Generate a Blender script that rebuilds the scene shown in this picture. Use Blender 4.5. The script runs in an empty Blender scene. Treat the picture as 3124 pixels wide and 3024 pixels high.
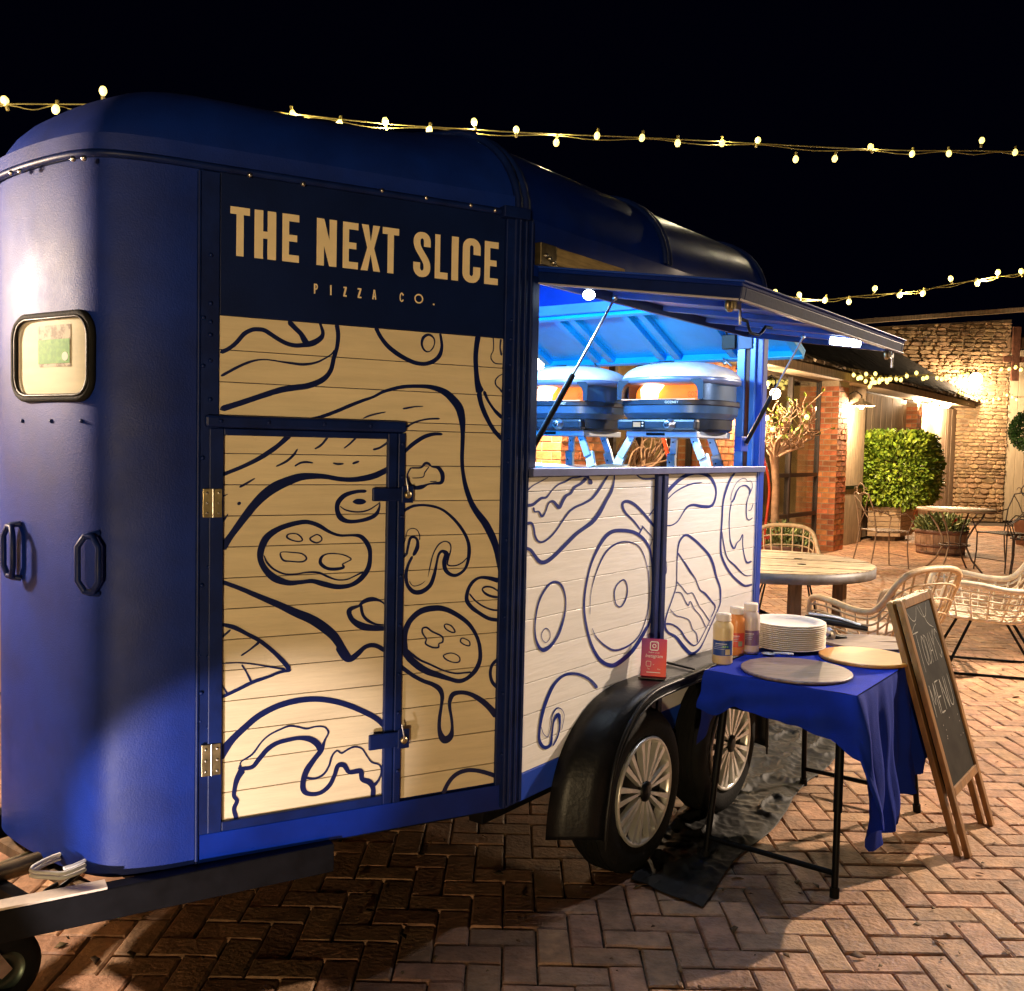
import bpy, math, random
from mathutils import Vector, Matrix
rnd = random.Random(7)
SC = bpy.context.scene
COL = SC.collection
R = math.radians

# ------------------------------------------------------------------ camera, world, exposure
F, CX, CY, HC = 2912.0, 1562.0, 1512.0, 1.6
_p, _r = R(2.9465), R(1.2675)
_f = Vector((0, math.cos(_p), -math.sin(_p)))
_u0 = Vector((0, math.sin(_p), math.cos(_p)))
_r0 = Vector((1, 0, 0))
CR = math.cos(_r) * _r0 + math.sin(_r) * _u0
CU = -math.sin(_r) * _r0 + math.cos(_r) * _u0
CO = Vector((0, 0, HC))
cam = bpy.data.cameras.new('camera')
cam.sensor_fit = 'HORIZONTAL'
cam.sensor_width = 36
cam.lens = 36 * F / 3124
cam.clip_start = 0.05
cam.clip_end = 500
camo = bpy.data.objects.new('camera', cam)
COL.objects.link(camo)
camo.matrix_world = Matrix(((CR.x, CU.x, -_f.x, CO.x), (CR.y, CU.y, -_f.y, CO.y), (CR.z, CU.z, -_f.z, CO.z), (0, 0, 0, 1)))
SC.camera = camo

w = bpy.data.worlds.new('World')
SC.world = w
w.use_nodes = True
bg = w.node_tree.nodes['Background']
bg.inputs[0].default_value = (0.00018, 0.00025, 0.0019, 1)
bg.inputs[1].default_value = 1.0
SC.view_settings.view_transform = 'Standard'
SC.view_settings.look = 'None'
SC.view_settings.exposure = 0.0
SC.view_settings.gamma = 1.0
SC.view_settings.use_curve_mapping = False
SC.cycles.max_bounces = 6
SC.cycles.diffuse_bounces = 3
SC.cycles.glossy_bounces = 3
SC.cycles.transmission_bounces = 4
SC.cycles.transparent_max_bounces = 6
SC.cycles.sample_clamp_indirect = 3
SC.cycles.caustics_reflective = False
SC.cycles.caustics_refractive = False
SC.cycles.use_denoising = True

# ------------------------------------------------------------------ frames of reference
def ray(x, y): return (x - CX) / F * CR - (y - CY) / F * CU + _f
def atz(x, y, z=0.0):
    d = ray(x, y); return CO + d * ((z - HC) / d.z)
def hit(x, y, p, n):
    d = ray(x, y); return CO + d * ((p - CO).dot(n) / d.dot(n))
def at(x, y, Y):
    d = ray(x, y); return CO + d * (Y / d.y)
AS, AP = R(37.04), R(61.5)
DS = Vector((math.sin(AS), math.cos(AS), 0)); NS = Vector((DS.y, -DS.x, 0))
DP = Vector((math.sin(AP), math.cos(AP), 0)); NP = Vector((DP.y, -DP.x, 0))
Z = Vector((0, 0, 1))
C0 = Vector((0.005, 3.079, 0))
def W(u, v, z=0.0): return C0 + DS * u + NS * v + Z * z          # trailer frame: along the side, out of the side, up
def Q(w_, z, o=0.0): return C0 - DP * w_ + NP * o + Z * z         # sign panel frame

# ------------------------------------------------------------------ materials
MATS = {}
def mat(name, col, rough=0.5, metal=0.0, var=0.12, scale=6.0, bump=0.0, bscale=40.0, coat=0.0, rv=0.0, island=0.0, spec=0.5,
        emit=None, estr=0.0, trans=0.0, alpha=1.0, stretch=None, col2=None, ramp=(0.35, 0.65), sss=0.0, detail=5.0, world=False, big=0.0, rn=0.0):
    if name in MATS: return MATS[name]
    m = bpy.data.materials.new(name); m.use_nodes = True
    nt = m.node_tree; N = nt.nodes; L = nt.links
    b = N['Principled BSDF']
    b.inputs['Roughness'].default_value = rough
    b.inputs['Metallic'].default_value = metal
    b.inputs['Specular IOR Level'].default_value = spec
    b.inputs['Coat Weight'].default_value = coat
    b.inputs['Coat Roughness'].default_value = 0.08
    b.inputs['Transmission Weight'].default_value = trans
    b.inputs['Alpha'].default_value = alpha
    tc = N.new('ShaderNodeTexCoord')
    src = tc.outputs['Object']
    if world or big > 0:
        gp_ = N.new('ShaderNodeNewGeometry'); pos_ = gp_.outputs['Position']
        if world: src = pos_
    if stretch:
        mp = N.new('ShaderNodeMapping'); mp.inputs['Scale'].default_value = stretch
        L.new(src, mp.inputs[0]); src = mp.outputs[0]
    no = N.new('ShaderNodeTexNoise'); no.inputs['Scale'].default_value = scale; no.inputs['Detail'].default_value = detail
    no.inputs['Roughness'].default_value = 0.62
    L.new(src, no.inputs['Vector'])
    cr = N.new('ShaderNodeValToRGB')
    c2 = col2 if col2 else tuple(min(1, c * (1 + var)) for c in col)
    c1 = col if col2 else tuple(c * (1 - var) for c in col)
    cr.color_ramp.elements[0].position = ramp[0]; cr.color_ramp.elements[0].color = (*c1, 1)
    cr.color_ramp.elements[1].position = ramp[1]; cr.color_ramp.elements[1].color = (*c2, 1)
    L.new(no.outputs['Fac'], cr.inputs[0])
    out = cr.outputs[0]
    if big > 0:
        nb = N.new('ShaderNodeTexNoise'); nb.inputs['Scale'].default_value = 1.1; nb.inputs['Detail'].default_value = 7; nb.inputs['Roughness'].default_value = .7
        L.new(pos_, nb.inputs['Vector'])
        mb_ = N.new('ShaderNodeMapRange'); mb_.inputs[1].default_value = .3; mb_.inputs[2].default_value = .7; mb_.inputs[3].default_value = 1 - big; mb_.inputs[4].default_value = 1 + big * .6
        L.new(nb.outputs['Fac'], mb_.inputs[0])
        vm_ = N.new('ShaderNodeVectorMath'); vm_.operation = 'SCALE'; L.new(out, vm_.inputs[0]); L.new(mb_.outputs[0], vm_.inputs['Scale']); out = vm_.outputs[0]
    if rn > 0:
        nr_ = N.new('ShaderNodeTexNoise'); nr_.inputs['Scale'].default_value = 4.5; nr_.inputs['Detail'].default_value = 8; nr_.inputs['Roughness'].default_value = .7
        L.new(tc.outputs['Object'], nr_.inputs['Vector'])
        mr_ = N.new('ShaderNodeMapRange'); mr_.inputs[1].default_value = .3; mr_.inputs[2].default_value = .7; mr_.inputs[3].default_value = rough - rn; mr_.inputs[4].default_value = rough + rn
        L.new(nr_.outputs['Fac'], mr_.inputs[0]); L.new(mr_.outputs[0], b.inputs['Roughness'])
    if rv > 0 or island > 0:
        hs = N.new('ShaderNodeHueSaturation')
        mr = N.new('ShaderNodeMapRange')
        if island > 0:
            g = N.new('ShaderNodeNewGeometry'); o = g.outputs['Random Per Island']; a = island
        else:
            g = N.new('ShaderNodeObjectInfo'); o = g.outputs['Random']; a = rv
        L.new(o, mr.inputs[0]); mr.inputs[3].default_value = 1 - a; mr.inputs[4].default_value = 1 + a
        L.new(mr.outputs[0], hs.inputs['Value'])
        mh = N.new('ShaderNodeMapRange'); mm = N.new('ShaderNodeMath'); mm.operation = 'FRACT'
        m2 = N.new('ShaderNodeMath'); m2.operation = 'MULTIPLY'; m2.inputs[1].default_value = 7.31
        L.new(o, m2.inputs[0]); L.new(m2.outputs[0], mm.inputs[0]); L.new(mm.outputs[0], mh.inputs[0])
        mh.inputs[3].default_value = 0.5 - a * 0.035; mh.inputs[4].default_value = 0.5 + a * 0.035
        L.new(mh.outputs[0], hs.inputs['Hue'])
        L.new(out, hs.inputs['Color']); out = hs.outputs[0]
    L.new(out, b.inputs['Base Color'])
    if bump > 0:
        n2 = N.new('ShaderNodeTexNoise'); n2.inputs['Scale'].default_value = bscale; n2.inputs['Detail'].default_value = 6
        L.new(src, n2.inputs['Vector'])
        bp = N.new('ShaderNodeBump'); bp.inputs['Strength'].default_value = bump; bp.inputs['Distance'].default_value = 0.01
        L.new(n2.outputs['Fac'], bp.inputs['Height']); L.new(bp.outputs[0], b.inputs['Normal'])
    if emit:
        b.inputs['Emission Color'].default_value = (*emit, 1); b.inputs['Emission Strength'].default_value = estr
    MATS[name] = m
    return m

paint = mat('navy_paint', (0.002, 0.018, 0.20), 0.34, var=0.25, scale=3, bump=0.06, bscale=300, coat=0.03, spec=.25, rn=.08)
paint_rough = mat('navy_gelcoat', (0.002, 0.018, 0.18), 0.53, var=0.3, scale=2.5, bump=0.12, bscale=230, spec=0.27, rn=.07, big=.2)
paint_sign = mat('navy_sign_board', (0.003, 0.010, 0.060), 0.38, var=0.2, scale=3, bump=0.05, bscale=160, spec=0.3)
paint_trim = mat('navy_trim', (0.003, 0.012, 0.085), 0.45, var=0.3, scale=9, bump=0.05, bscale=90, spec=0.22)
paint_bright = mat('royal_blue_paint', (0.012, 0.055, 0.42), 0.35, var=0.15, scale=4, bump=0.05, bscale=120)
inner_blue = mat('inner_blue_paint', (0.004, 0.36, 0.88), 0.38, var=0.18, scale=2.2, bump=0.05, bscale=60)
cream = mat('cream_board_paint', (0.76, 0.63, 0.42), 0.34, var=0.06, scale=3.0, bump=0.22, bscale=6, stretch=(1.2, 1.2, 12), spec=0.5, rn=.08, rv=.04, big=.08)
cream_pale = mat('pale_board_paint', (0.82, 0.79, 0.76), 0.38, var=0.04, scale=3.0, bump=0.2, bscale=6, stretch=(1.2, 1.2, 12), rn=.08, rv=.03, big=.05)
ink = mat('navy_mural_ink', (0.004, 0.010, 0.075), 0.34, var=0.1, scale=20)
ink_blue = mat('blue_mural_ink', (0.006, 0.022, 0.21), 0.36, var=0.1, scale=20)
letter = mat('tan_vinyl', (0.85, 0.69, 0.44), 0.45, var=0.05, scale=14)
black = mat('black_metal', (0.004, 0.004, 0.005), 0.45, spec=.12, var=0.3, scale=20, metal=0.0)
blackp = mat('black_plastic', (0.006, 0.006, 0.007), 0.38, spec=.25, var=0.35, scale=11, bump=0.12, bscale=60)
rubber = mat('tyre_rubber', (0.007, 0.007, 0.007), 0.75, spec=.2, var=0.3, scale=15, bump=0.2, bscale=90)
steel = mat('zinc_steel', (0.55, 0.53, 0.50), 0.32, metal=1.0, var=0.2, scale=14, bump=0.05, bscale=60)
hubm = mat('silver_hub_plastic', (0.75, 0.73, 0.68), 0.30, metal=0.55, var=0.12, scale=10)
brass = mat('worn_brass', (0.45, 0.36, 0.2), 0.4, metal=1.0, var=0.35, scale=25)
white_p = mat('white_plastic', (0.8, 0.78, 0.75), 0.45, var=0.04, scale=8)

# ------------------------------------------------------------------ mesh builder
class MB:
    def __init__(s): s.v = []; s.f = []; s.sm = []
    def add(s, vs, fs, smooth=False):
        b = len(s.v); s.v += [Vector(x) for x in vs]
        for f in fs: s.f.append([b + i for i in f]); s.sm.append(smooth)
        return s
    def box(s, c, size, ax=(Vector((1, 0, 0)), Vector((0, 1, 0)), Z)):
        x, y, z = ax[0] * size[0] / 2, ax[1] * size[1] / 2, ax[2] * size[2] / 2
        c = Vector(c)
        vs = [c + x * i + y * j + z * k for k in (-1, 1) for j in (-1, 1) for i in (-1, 1)]
        return s.add(vs, [(0, 2, 3, 1), (4, 5, 7, 6), (0, 1, 5, 4), (2, 6, 7, 3), (0, 4, 6, 2), (1, 3, 7, 5)])
    def bx(s, fn, a0, a1, b0, b1, c0, c1):            # box in a mapped frame fn(a,b,c)
        vs = [fn(a, b, c) for c in (c0, c1) for b in (b0, b1) for a in (a0, a1)]
        return s.add(vs, [(0, 2, 3, 1), (4, 5, 7, 6), (0, 1, 5, 4), (2, 6, 7, 3), (0, 4, 6, 2), (1, 3, 7, 5)])
    def bar(s, p, q, w_, h_, up=Z):
        p, q = Vector(p), Vector(q); d = (q - p)
        L_ = d.length; d.normalize(); x = d.cross(up)
        if x.length < 1e-4: x = d.cross(Vector((1, 0, 0)))
        x.normalize(); u_ = x.cross(d).normalized()
        return s.box((p + q) / 2, (L_, w_, h_), (d, x, u_))
    def tube(s, pts, r, n=8, closed=False, caps=True, ell=None):
        pts = [Vector(p) for p in pts]; m = len(pts); rings = []
        prev = None
        for i, p in enumerate(pts):
            a = pts[(i - 1) % m] if (closed or i > 0) else p
            b = pts[(i + 1) % m] if (closed or i < m - 1) else p
            t = (b - a)
            if t.length < 1e-9: t = Vector((0, 0, 1))
            t.normalize()
            if prev is None:
                x = t.cross(Z)
                if x.length < 0.05: x = t.cross(Vector((1, 0, 0)))
            else:
                x = prev - t * prev.dot(t)
                if x.length < 1e-4: x = t.cross(Z)
            x.normalize(); y = t.cross(x); prev = x
            rr = r[i] if isinstance(r, (list, tuple)) else r
            rings.append([p + (x * math.cos(2 * math.pi * k / n) + y * math.sin(2 * math.pi * k / n)) * rr for k in range(n)])
        vs = [v for g in rings for v in g]; fs = []
        for i in range(m if closed else m - 1):
            j = (i + 1) % m
            for k in range(n):
                l = (k + 1) % n
                fs.append((i * n + k, i * n + l, j * n + l, j * n + k))
        s.add(vs, fs, True)
        if caps and not closed:
            s.add(rings[0], [tuple(range(n))[::-1]]); s.add(rings[-1], [tuple(range(n))])
        return s
    def lathe(s, prof, c, ax=Z, n=24, smooth=True):
        ax = Vector(ax).normalized(); x = ax.cross(Vector((0.3, 0.9, 0.1)) if abs(ax.z) < .9 else Vector((1, 0, 0))).normalized(); y = ax.cross(x)
        c = Vector(c); vs = []; fs = []
        for r_, h_ in prof:
            for k in range(n):
                a = 2 * math.pi * k / n
                vs.append(c + ax * h_ + (x * math.cos(a) + y * math.sin(a)) * max(r_, 1e-5))
        for i in range(len(prof) - 1):
            for k in range(n):
                l = (k + 1) % n
                fs.append((i * n + k, i * n + l, (i + 1) * n + l, (i + 1) * n + k))
        return s.add(vs, fs, smooth)
    def prism(s, poly, fn, c0, c1):                    # poly in (a,b), fn(a,b,c)
        n = len(poly)
        vs = [fn(a, b, c0) for a, b in poly] + [fn(a, b, c1) for a, b in poly]
        fs = [tuple(range(n))[::-1], tuple(range(n, 2 * n))]
        for i in range(n):
            j = (i + 1) % n; fs.append((i, j, n + j, n + i))
        return s.add(vs, fs)
    def grid(s, fn, nu, nv, smooth=True, cu=False):
        vs = [fn(i / nu, j / nv) for j in range(nv + 1) for i in range(nu + 1)]
        fs = []
        for j in range(nv):
            for i in range(nu):
                a = j * (nu + 1) + i; fs.append((a, a + 1, a + nu + 2, a + nu + 1))
        return s.add(vs, fs, smooth)
    def ball(s, c, r, n=10, sz=1.0, ax=Z):
        return s.lathe([(r * math.sin(math.pi * i / (n // 2 + 1)), -r * sz * math.cos(math.pi * i / (n // 2 + 1))) for i in range(n // 2 + 2)], c, ax, n)
    def mesh(s, name, org=Vector((0, 0, 0))):
        me = bpy.data.meshes.new(name)
        me.from_pydata([tuple(v - org) for v in s.v], [], s.f)
        me.polygons.foreach_set('use_smooth', s.sm)
        me.update()
        return me
def tag(o, label=None, cat=None, group=None, kind=None):
    if label: o['label'] = label
    if cat: o['category'] = cat
    if group: o['group'] = group
    if kind: o['kind'] = kind
    return o
def wl(o):                                              # world location of an unrotated chain
    v = Vector((0, 0, 0))
    while o is not None: v = v + o.location; o = o.parent
    return v
def obj(name, mb, m, parent=None, bevel=0.0, org=None, solid=0.0, fixn=True, split=False):
    base = wl(parent) if parent else Vector((0, 0, 0))
    o0 = Vector(org) if org is not None else base
    me = mb.mesh(name, o0)
    if fixn:
        import bmesh
        bm = bmesh.new(); bm.from_mesh(me); bmesh.ops.recalc_face_normals(bm, faces=bm.faces); bm.to_mesh(me); bm.free()
    me.materials.append(m)
    o = bpy.data.objects.new(name, me); COL.objects.link(o)
    if parent: o.parent = parent
    o.location = o0 - base
    if bevel > 0:
        b = o.modifiers.new('bevel', 'BEVEL'); b.width = bevel; b.segments = 2; b.limit_method = 'ANGLE'; b.angle_limit = R(40)
    if split:
        b = o.modifiers.new('split', 'EDGE_SPLIT'); b.split_angle = R(28)
    if solid: 
        b = o.modifiers.new('solid', 'SOLIDIFY'); b.thickness = solid
    return o
def thing(name, label, cat, loc, group=None, rz=0.0):
    o = bpy.data.objects.new(name, None); COL.objects.link(o); o.location = loc; o.rotation_euler = (0, 0, rz)
    o.empty_display_size = 0.1
    return tag(o, label, cat, group)
def struct(name, mb, m, **k): return tag(obj(name, mb, m, **k), kind='structure')
def copy_tree(o, parent=None):
    c = o.copy(); COL.objects.link(c); c.parent = parent
    for ch in list(o.children): copy_tree(ch, c)
    return c
def inst(name, me, loc, parent=None, rot=None, scale=None):
    o = bpy.data.objects.new(name, me); COL.objects.link(o)
    if parent: o.parent = parent; loc = Vector(loc) - wl(parent)
    o.location = loc
    if rot is not None: o.rotation_euler = rot
    if scale is not None: o.scale = scale
    return o
def point(name, loc, watts, col, r=0.05, parent=None, spot=None, to=None, blend=0.6):
    l = bpy.data.lights.new(name, 'SPOT' if spot else 'POINT'); l.energy = watts; l.color = col; l.shadow_soft_size = r
    o = bpy.data.objects.new(name, l); COL.objects.link(o)
    if spot: l.spot_size = R(spot); l.spot_blend = blend
    if parent: o.parent = parent; loc = Vector(loc) - wl(parent)
    o.location = loc
    if to is not None:
        d = Vector(to) - (Vector(loc) + (wl(parent) if parent else Vector())); o.rotation_euler = d.to_track_quat('-Z', 'Y').to_euler()
    return o
def cat_rom(P, per=6, closed=False):
    out = []; n = len(P)
    rng = range(n) if closed else range(n - 1)
    g = lambda i: P[i % n] if closed else P[max(0, min(n - 1, i))]
    for i in rng:
        p0, p1, p2, p3 = g(i - 1), g(i), g(i + 1), g(i + 2)
        for k in range(per):
            t = k / per
            out.append(tuple(0.5 * ((2 * b) + (c - a) * t + (2 * a - 5 * b + 4 * c - d) * t * t + (-a + 3 * b - 3 * c + d) * t ** 3) for a, b, c, d in zip(p0, p1, p2, p3)))
    if not closed: out.append(tuple(P[-1]))
    return out
_sk = [0]
def stroke(mb, P, fn, closed=False, per=5, off0=0.0012, wmin=0.5):
    """a painted line of changing width; fn(x, y, offset) puts it on its wall"""
    S = cat_rom(P, per, closed); n = len(S)
    off = off0 + (_sk[0] % 12) * 0.00009; _sk[0] += 1
    L_, Rr = [], []
    for i, (x, y, w_) in enumerate(S):
        a = S[(i - 1) % n] if (closed or i > 0) else S[i]
        b = S[(i + 1) % n] if (closed or i < n - 1) else S[i]
        dx, dy = b[0] - a[0], b[1] - a[1]; l = math.hypot(dx, dy) or 1
        nx, ny = -dy / l, dx / l; h = max(w_, wmin) / 2
        if not closed and (i == 0 or i == n - 1): h *= 0.55
        L_.append(fn(x + nx * h, y + ny * h, off)); Rr.append(fn(x - nx * h, y - ny * h, off))
    vs = L_ + Rr
    fs = [(i, (i + 1) % n, n + (i + 1) % n, n + i) for i in range(n if closed else n - 1)]
    mb.add(vs, fs)
    if not closed:                                       # rounded ends
        for e, pr in ((0, 1), (n - 1, n - 2)):
            x, y, w_ = S[e]; dx, dy = x - S[pr][0], y - S[pr][1]; l = math.hypot(dx, dy) or 1; h = max(w_, wmin) / 2 * 0.55
            c = fn(x + dx / l * h * .8, y + dy / l * h * .8, off)
            mb.add([L_[e], c, Rr[e]], [(0, 1, 2)])
def text_mesh(body, size, fn, mb, off=0.0, shear=0.0, spacing=1.0, align='LEFT'):
    """flat lettering from Blender's built-in font, laid on a surface by fn(a, b, c)"""
    cu = bpy.data.curves.new('lettering', 'FONT'); cu.body = body; cu.size = size; cu.shear = shear; cu.space_character = spacing
    cu.align_x = align; cu.resolution_u = 3
    o = bpy.data.objects.new('lettering', cu); COL.objects.link(o)
    dg = bpy.context.evaluated_depsgraph_get(); dg.update()
    me = o.evaluated_get(dg).to_mesh()
    mb.add([fn(v.co.x, v.co.y, off) for v in me.vertices], [tuple(p.vertices) for p in me.polygons])
    o.evaluated_get(dg).to_mesh_clear()
    bpy.data.objects.remove(o); bpy.data.curves.remove(cu)
# ------------------------------------------------------------------ lamps whose light reaches the trailer; behind and low are added, unseen fixtures
WARM = (1.0, 0.70, 0.42)
KEYS = dict(left=(-3.12, 2.8, 2.3), right=(6.4, 6.7, 3.5), behind=(-0.6, -5.0, 0.75), low=(-1.2, 0.75, 0.10))

# ------------------------------------------------------------------ ground: one sheet, with herringbone pavers laid on it
g = MB()
g.add([(-120, -120, -0.016), (120, -120, -0.016), (120, 160, -0.016), (-120, 160, -0.016)], [(0, 1, 2, 3)])
sand = mat('joint_sand', (0.075, 0.055, 0.038), 0.95, var=0.6, scale=60, bump=0.3, bscale=200)
ground = struct('ground', g, sand)
paver_m = mat('clay_paver', (0.42, 0.235, 0.135), 0.62, var=0.30, scale=14, bump=0.7, bscale=55, rv=0.22, world=True, big=.38)
paver_f = mat('clay_paver_field', (0.42, 0.235, 0.135), 0.62, var=0.30, scale=14, bump=0.7, bscale=55, island=0.22, world=True, big=.38)
PU = 0.110
def paver_verts(seed, lx, ly, hgt=0.02):
    rr = random.Random(seed); j = lambda s=0.0034: rr.uniform(-s, s)
    cz = [j(0.0016) for _ in range(4)]
    hx, hy = lx / 2 - 0.0035, ly / 2 - 0.0035
    c = [(-1, -1), (1, -1), (1, 1), (-1, 1)]
    vs = []
    for (a, b), dz in zip(c, cz): vs.append((a * (hx + j()), b * (hy + j()), -0.014))
    for (a, b), dz in zip(c, cz): vs.append((a * (hx + j(.001)), b * (hy + j(.001)), -0.0045 + dz))
    ch = 0.0055
    for (a, b), dz in zip(c, cz): vs.append((a * (hx - ch + j(.001)), b * (hy - ch + j(.001)), dz))
    fs = []
    for k in range(4):
        l = (k + 1) % 4
        fs += [(k, l, 4 + l, 4 + k), (4 + k, 4 + l, 8 + l, 8 + k)]
    fs.append((8, 9, 10, 11))
    return vs, fs
variants = [(paver_verts(i, 2 * PU, PU), paver_verts(50 + i, PU, 2 * PU)) for i in range(6)]
def variant_mesh(v, nm):
    me = bpy.data.meshes.new(nm); me.from_pydata(v[0], [], v[1]); me.materials.append(paver_m); me.update(); return me
vm = [(variant_mesh(a, 'paver'), variant_mesh(b, 'paver')) for a, b in variants]
cells = []
for i in range(-60, 125):
    for j in range(10, 200):
        k = (i - j) % 4
        if k == 0: x, y, o = (i + 1) * PU, (j + .5) * PU, 0
        elif k == 3: x, y, o = (i + .5) * PU, (j + 1) * PU, 1
        else: continue
        y += 0.02; 
        # fan that the courtyard shows, with a margin
        if y < 1.6 or x < -0.75 * y - 1.4 or x > 0.75 * y + 1.2: continue
        q = Vector((x, y, 0)) - C0
        cells.append((x, y, o))
def px_of(x, y):
    d = Vector((x, y, 0)) - CO; z_ = d.dot(_f); return CX + F * d.dot(CR) / z_, CY - F * d.dot(CU) / z_
def seen(x, y):
    a, b = px_of(x, y)
    if not (-10 < a < 3140 and b < 3060): return False
    q = Vector((x, y, 0)) - C0; u, v = q.dot(DS), q.dot(NS)
    if -1.0 < u < 1.9 and -1.5 < v < -0.05: return False
    if b < 2760 and 640 < a < 1650: return False
    if b < 2620 and a < 1700: return False
    return True
cells.sort(key=lambda c: (0 if seen(c[0], c[1]) else 1, c[1]))
rest = MB()
for n_, (x, y, o) in enumerate(cells):
    s = rnd.randrange(6)
    dz = rnd.uniform(-0.003, 0.002)
    if n_ < 300:
        inst('paver', vm[s][o], (x, y, dz), ground, rot=(rnd.uniform(-.009, .009), rnd.uniform(-.009, .009), rnd.uniform(-.014, .014)))
    else:
        vs, fs = variants[s][o]
        rest.add([(a + x, b + y, c + dz) for a, b, c in vs], fs)
tag(obj('paver_field', rest, paver_f, ground, fixn=False), kind='stuff')

# ------------------------------------------------------------------ the low brick range that runs back along the courtyard
GP, GD = Vector((3.75, 14.05, 0)), Vector((0.60, 0.80, 0)).normalized()
GN = Vector((GD.y, -GD.x, 0))
def G(t, o, z): return GP + GD * t + GN * o + Z * z
def t_of(px, o=0.0, py=1400):
    p = hit(px, py, GP + GN * o, GN); return (p - GP).dot(GD)
brick_m = mat('red_brick', (0.46, 0.165, 0.06), 0.8, var=0.35, scale=9, bump=0.5, bscale=60, rv=0.38)
brick_d = mat('brick_stuff', (0.46, 0.165, 0.06), 0.8, var=0.35, scale=9, bump=0.5, bscale=60, island=0.35)
mortar = mat('lime_mortar', (0.36, 0.28, 0.18), 0.9, var=0.15, scale=30, bump=0.4, bscale=120)
timber = mat('weathered_oak', (0.36, 0.27, 0.17), 0.75, var=0.35, scale=5, bump=0.35, bscale=12, stretch=(6, 6, .7))
timber_d = mat('dark_oak', (0.16, 0.10, 0.055), 0.7, var=0.4, scale=5, bump=0.4, bscale=12, stretch=(5, 5, 1))
board_m = mat('weathered_board', (0.42, 0.31, 0.21), 0.72, var=0.28, scale=4, bump=0.3, bscale=10, stretch=(7, 7, .6), rv=0.16)
frame_m = mat('dark_window_frame', (0.035, 0.022, 0.018), 0.45, var=0.3, scale=8)
glass_m = bpy.data.materials.new('window_glass'); glass_m.use_nodes = True
_n = glass_m.node_tree.nodes; _l = glass_m.node_tree.links
_b = _n['Principled BSDF']; _n.remove(_b)
_g = _n.new('ShaderNodeBsdfGlossy'); _g.inputs[0].default_value = (0.9, 0.9, 0.9, 1); _g.inputs[1].default_value = 0.03
_t = _n.new('ShaderNodeBsdfTransparent'); _t.inputs[0].default_value = (0.9, 0.92, 0.88, 1)
_x = _n.new('ShaderNodeMixShader'); _fz = _n.new('ShaderNodeLayerWeight'); _fz.inputs[0].default_value = 0.25
_mm = _n.new('ShaderNodeMath'); _mm.operation = 'ADD'; _mm.inputs[1].default_value = 0.06; _mm.use_clamp = True
_pw = _n.new('ShaderNodeMath'); _pw.operation = 'POWER'; _pw.inputs[1].default_value = 2.2
_l.new(_fz.outputs['Facing'], _pw.inputs[0]); _l.new(_pw.outputs[0], _mm.inputs[0]); _l.new(_mm.outputs[0], _x.inputs[0]); _l.new(_t.outputs[0], _x.inputs[1]); _l.new(_g.outputs[0], _x.inputs[2])
_l.new(_x.outputs[0], _n['Material Output'].inputs[0])
bulb_m = mat('lamp_glow', (1, .8, .5), 0.5, emit=(1.0, 0.74, 0.42), estr=40)
bulb_w = mat('string_bulb_glow', (1, .85, .55), 0.5, emit=(1.0, 0.78, 0.17), estr=2.8)
led_m = mat('cool_led_glow', (.9, .95, 1), 0.5, emit=(0.72, 0.88, 1.0), estr=30)
shade_m = mat('cream_enamel', (0.55, 0.45, 0.33), 0.3, var=0.1, scale=9)
cable_m = mat('string_cable', (0.28, 0.23, 0.06), 0.5, var=0.2, scale=30)
cable_b = mat('dark_cable', (0.02, 0.02, 0.02), 0.6)

BL, BH, BW = 0.225, 0.075, 0.105     # brick size, with its joint: 0.235 x 0.087
brick_meshes = {}
def brick_mesh(l, d):
    k = (round(l, 3), round(d, 3))
    if k not in brick_meshes:
        rr = random.Random(len(brick_meshes) + 3)
        mb = MB(); mb.box((0, 0, 0), (l, d, BH - 0.004))
        mb.v = [v + Vector((rr.uniform(-.004, .004), rr.uniform(-.003, .003), rr.uniform(-.003, .003))) for v in mb.v]
        me = mb.mesh('brick'); me.materials.append(brick_m)
        brick_meshes[k] = me
    return brick_meshes[k]
ang_g = math.atan2(GD.y, GD.x)
def brick_face(par, t0, t1, fn, z0, z1, rot, parts=True, mbx=None, cap=300):
    """bricks in stretcher bond on one face; fn(a, depth, z) maps; a runs t0..t1"""
    n = int((z1 - z0) / 0.087); made = 0
    for c in range(n):
        z_ = z0 + (c + .5) * 0.087
        a = t0; first = True
        while a < t1 - 0.02:
            l = 0.1125 if (c % 2 and first) else 0.225
            if not first and rnd.random() < .06: l = 0.1125
            first = False
            l = min(l, t1 - a)
            if t1 - (a + l) < 0.05: l = t1 - a
            d = rnd.uniform(0.002, 0.009)
            if parts and made < cap:
                inst('brick', brick_mesh(l - 0.011, 0.05), fn(a + l / 2, -0.025 + d, z_), par, rot=(0, 0, rot)); made += 1
            elif mbx is not None:
                vs = [fn(a + i, j, z_ + k) for k in (-.036, .036) for j in (-.04, d) for i in (0.005, l - 0.006)]
                mbx.add(vs, [(0, 2, 3, 1), (4, 5, 7, 6), (0, 1, 5, 4), (2, 6, 7, 3), (0, 4, 6, 2), (1, 3, 7, 5)])
            a += l
def pier(t0, t1, out, z1, label, side=True):
    p = thing('brick_pier', label, 'brick pier', G((t0 + t1) / 2, out / 2, 0))
    m = MB(); m.bx(G, t0, t1, -0.15, out - 0.008, -0.01, z1)
    obj('mortar_core', m, mortar, p)
    brick_face(p, t0, t1, lambda a, d, z_: G(a, out - 0.008 + d, z_), 0.0, z1 - .02, ang_g, cap=170)
    if side: brick_face(p, 0.0, out + 0.15, lambda a, d, z_: G(t0 - d, out - 0.008 - a + .006, z_), 0.0, z1 - .02, ang_g + math.pi / 2, cap=120)
    return p
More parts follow.
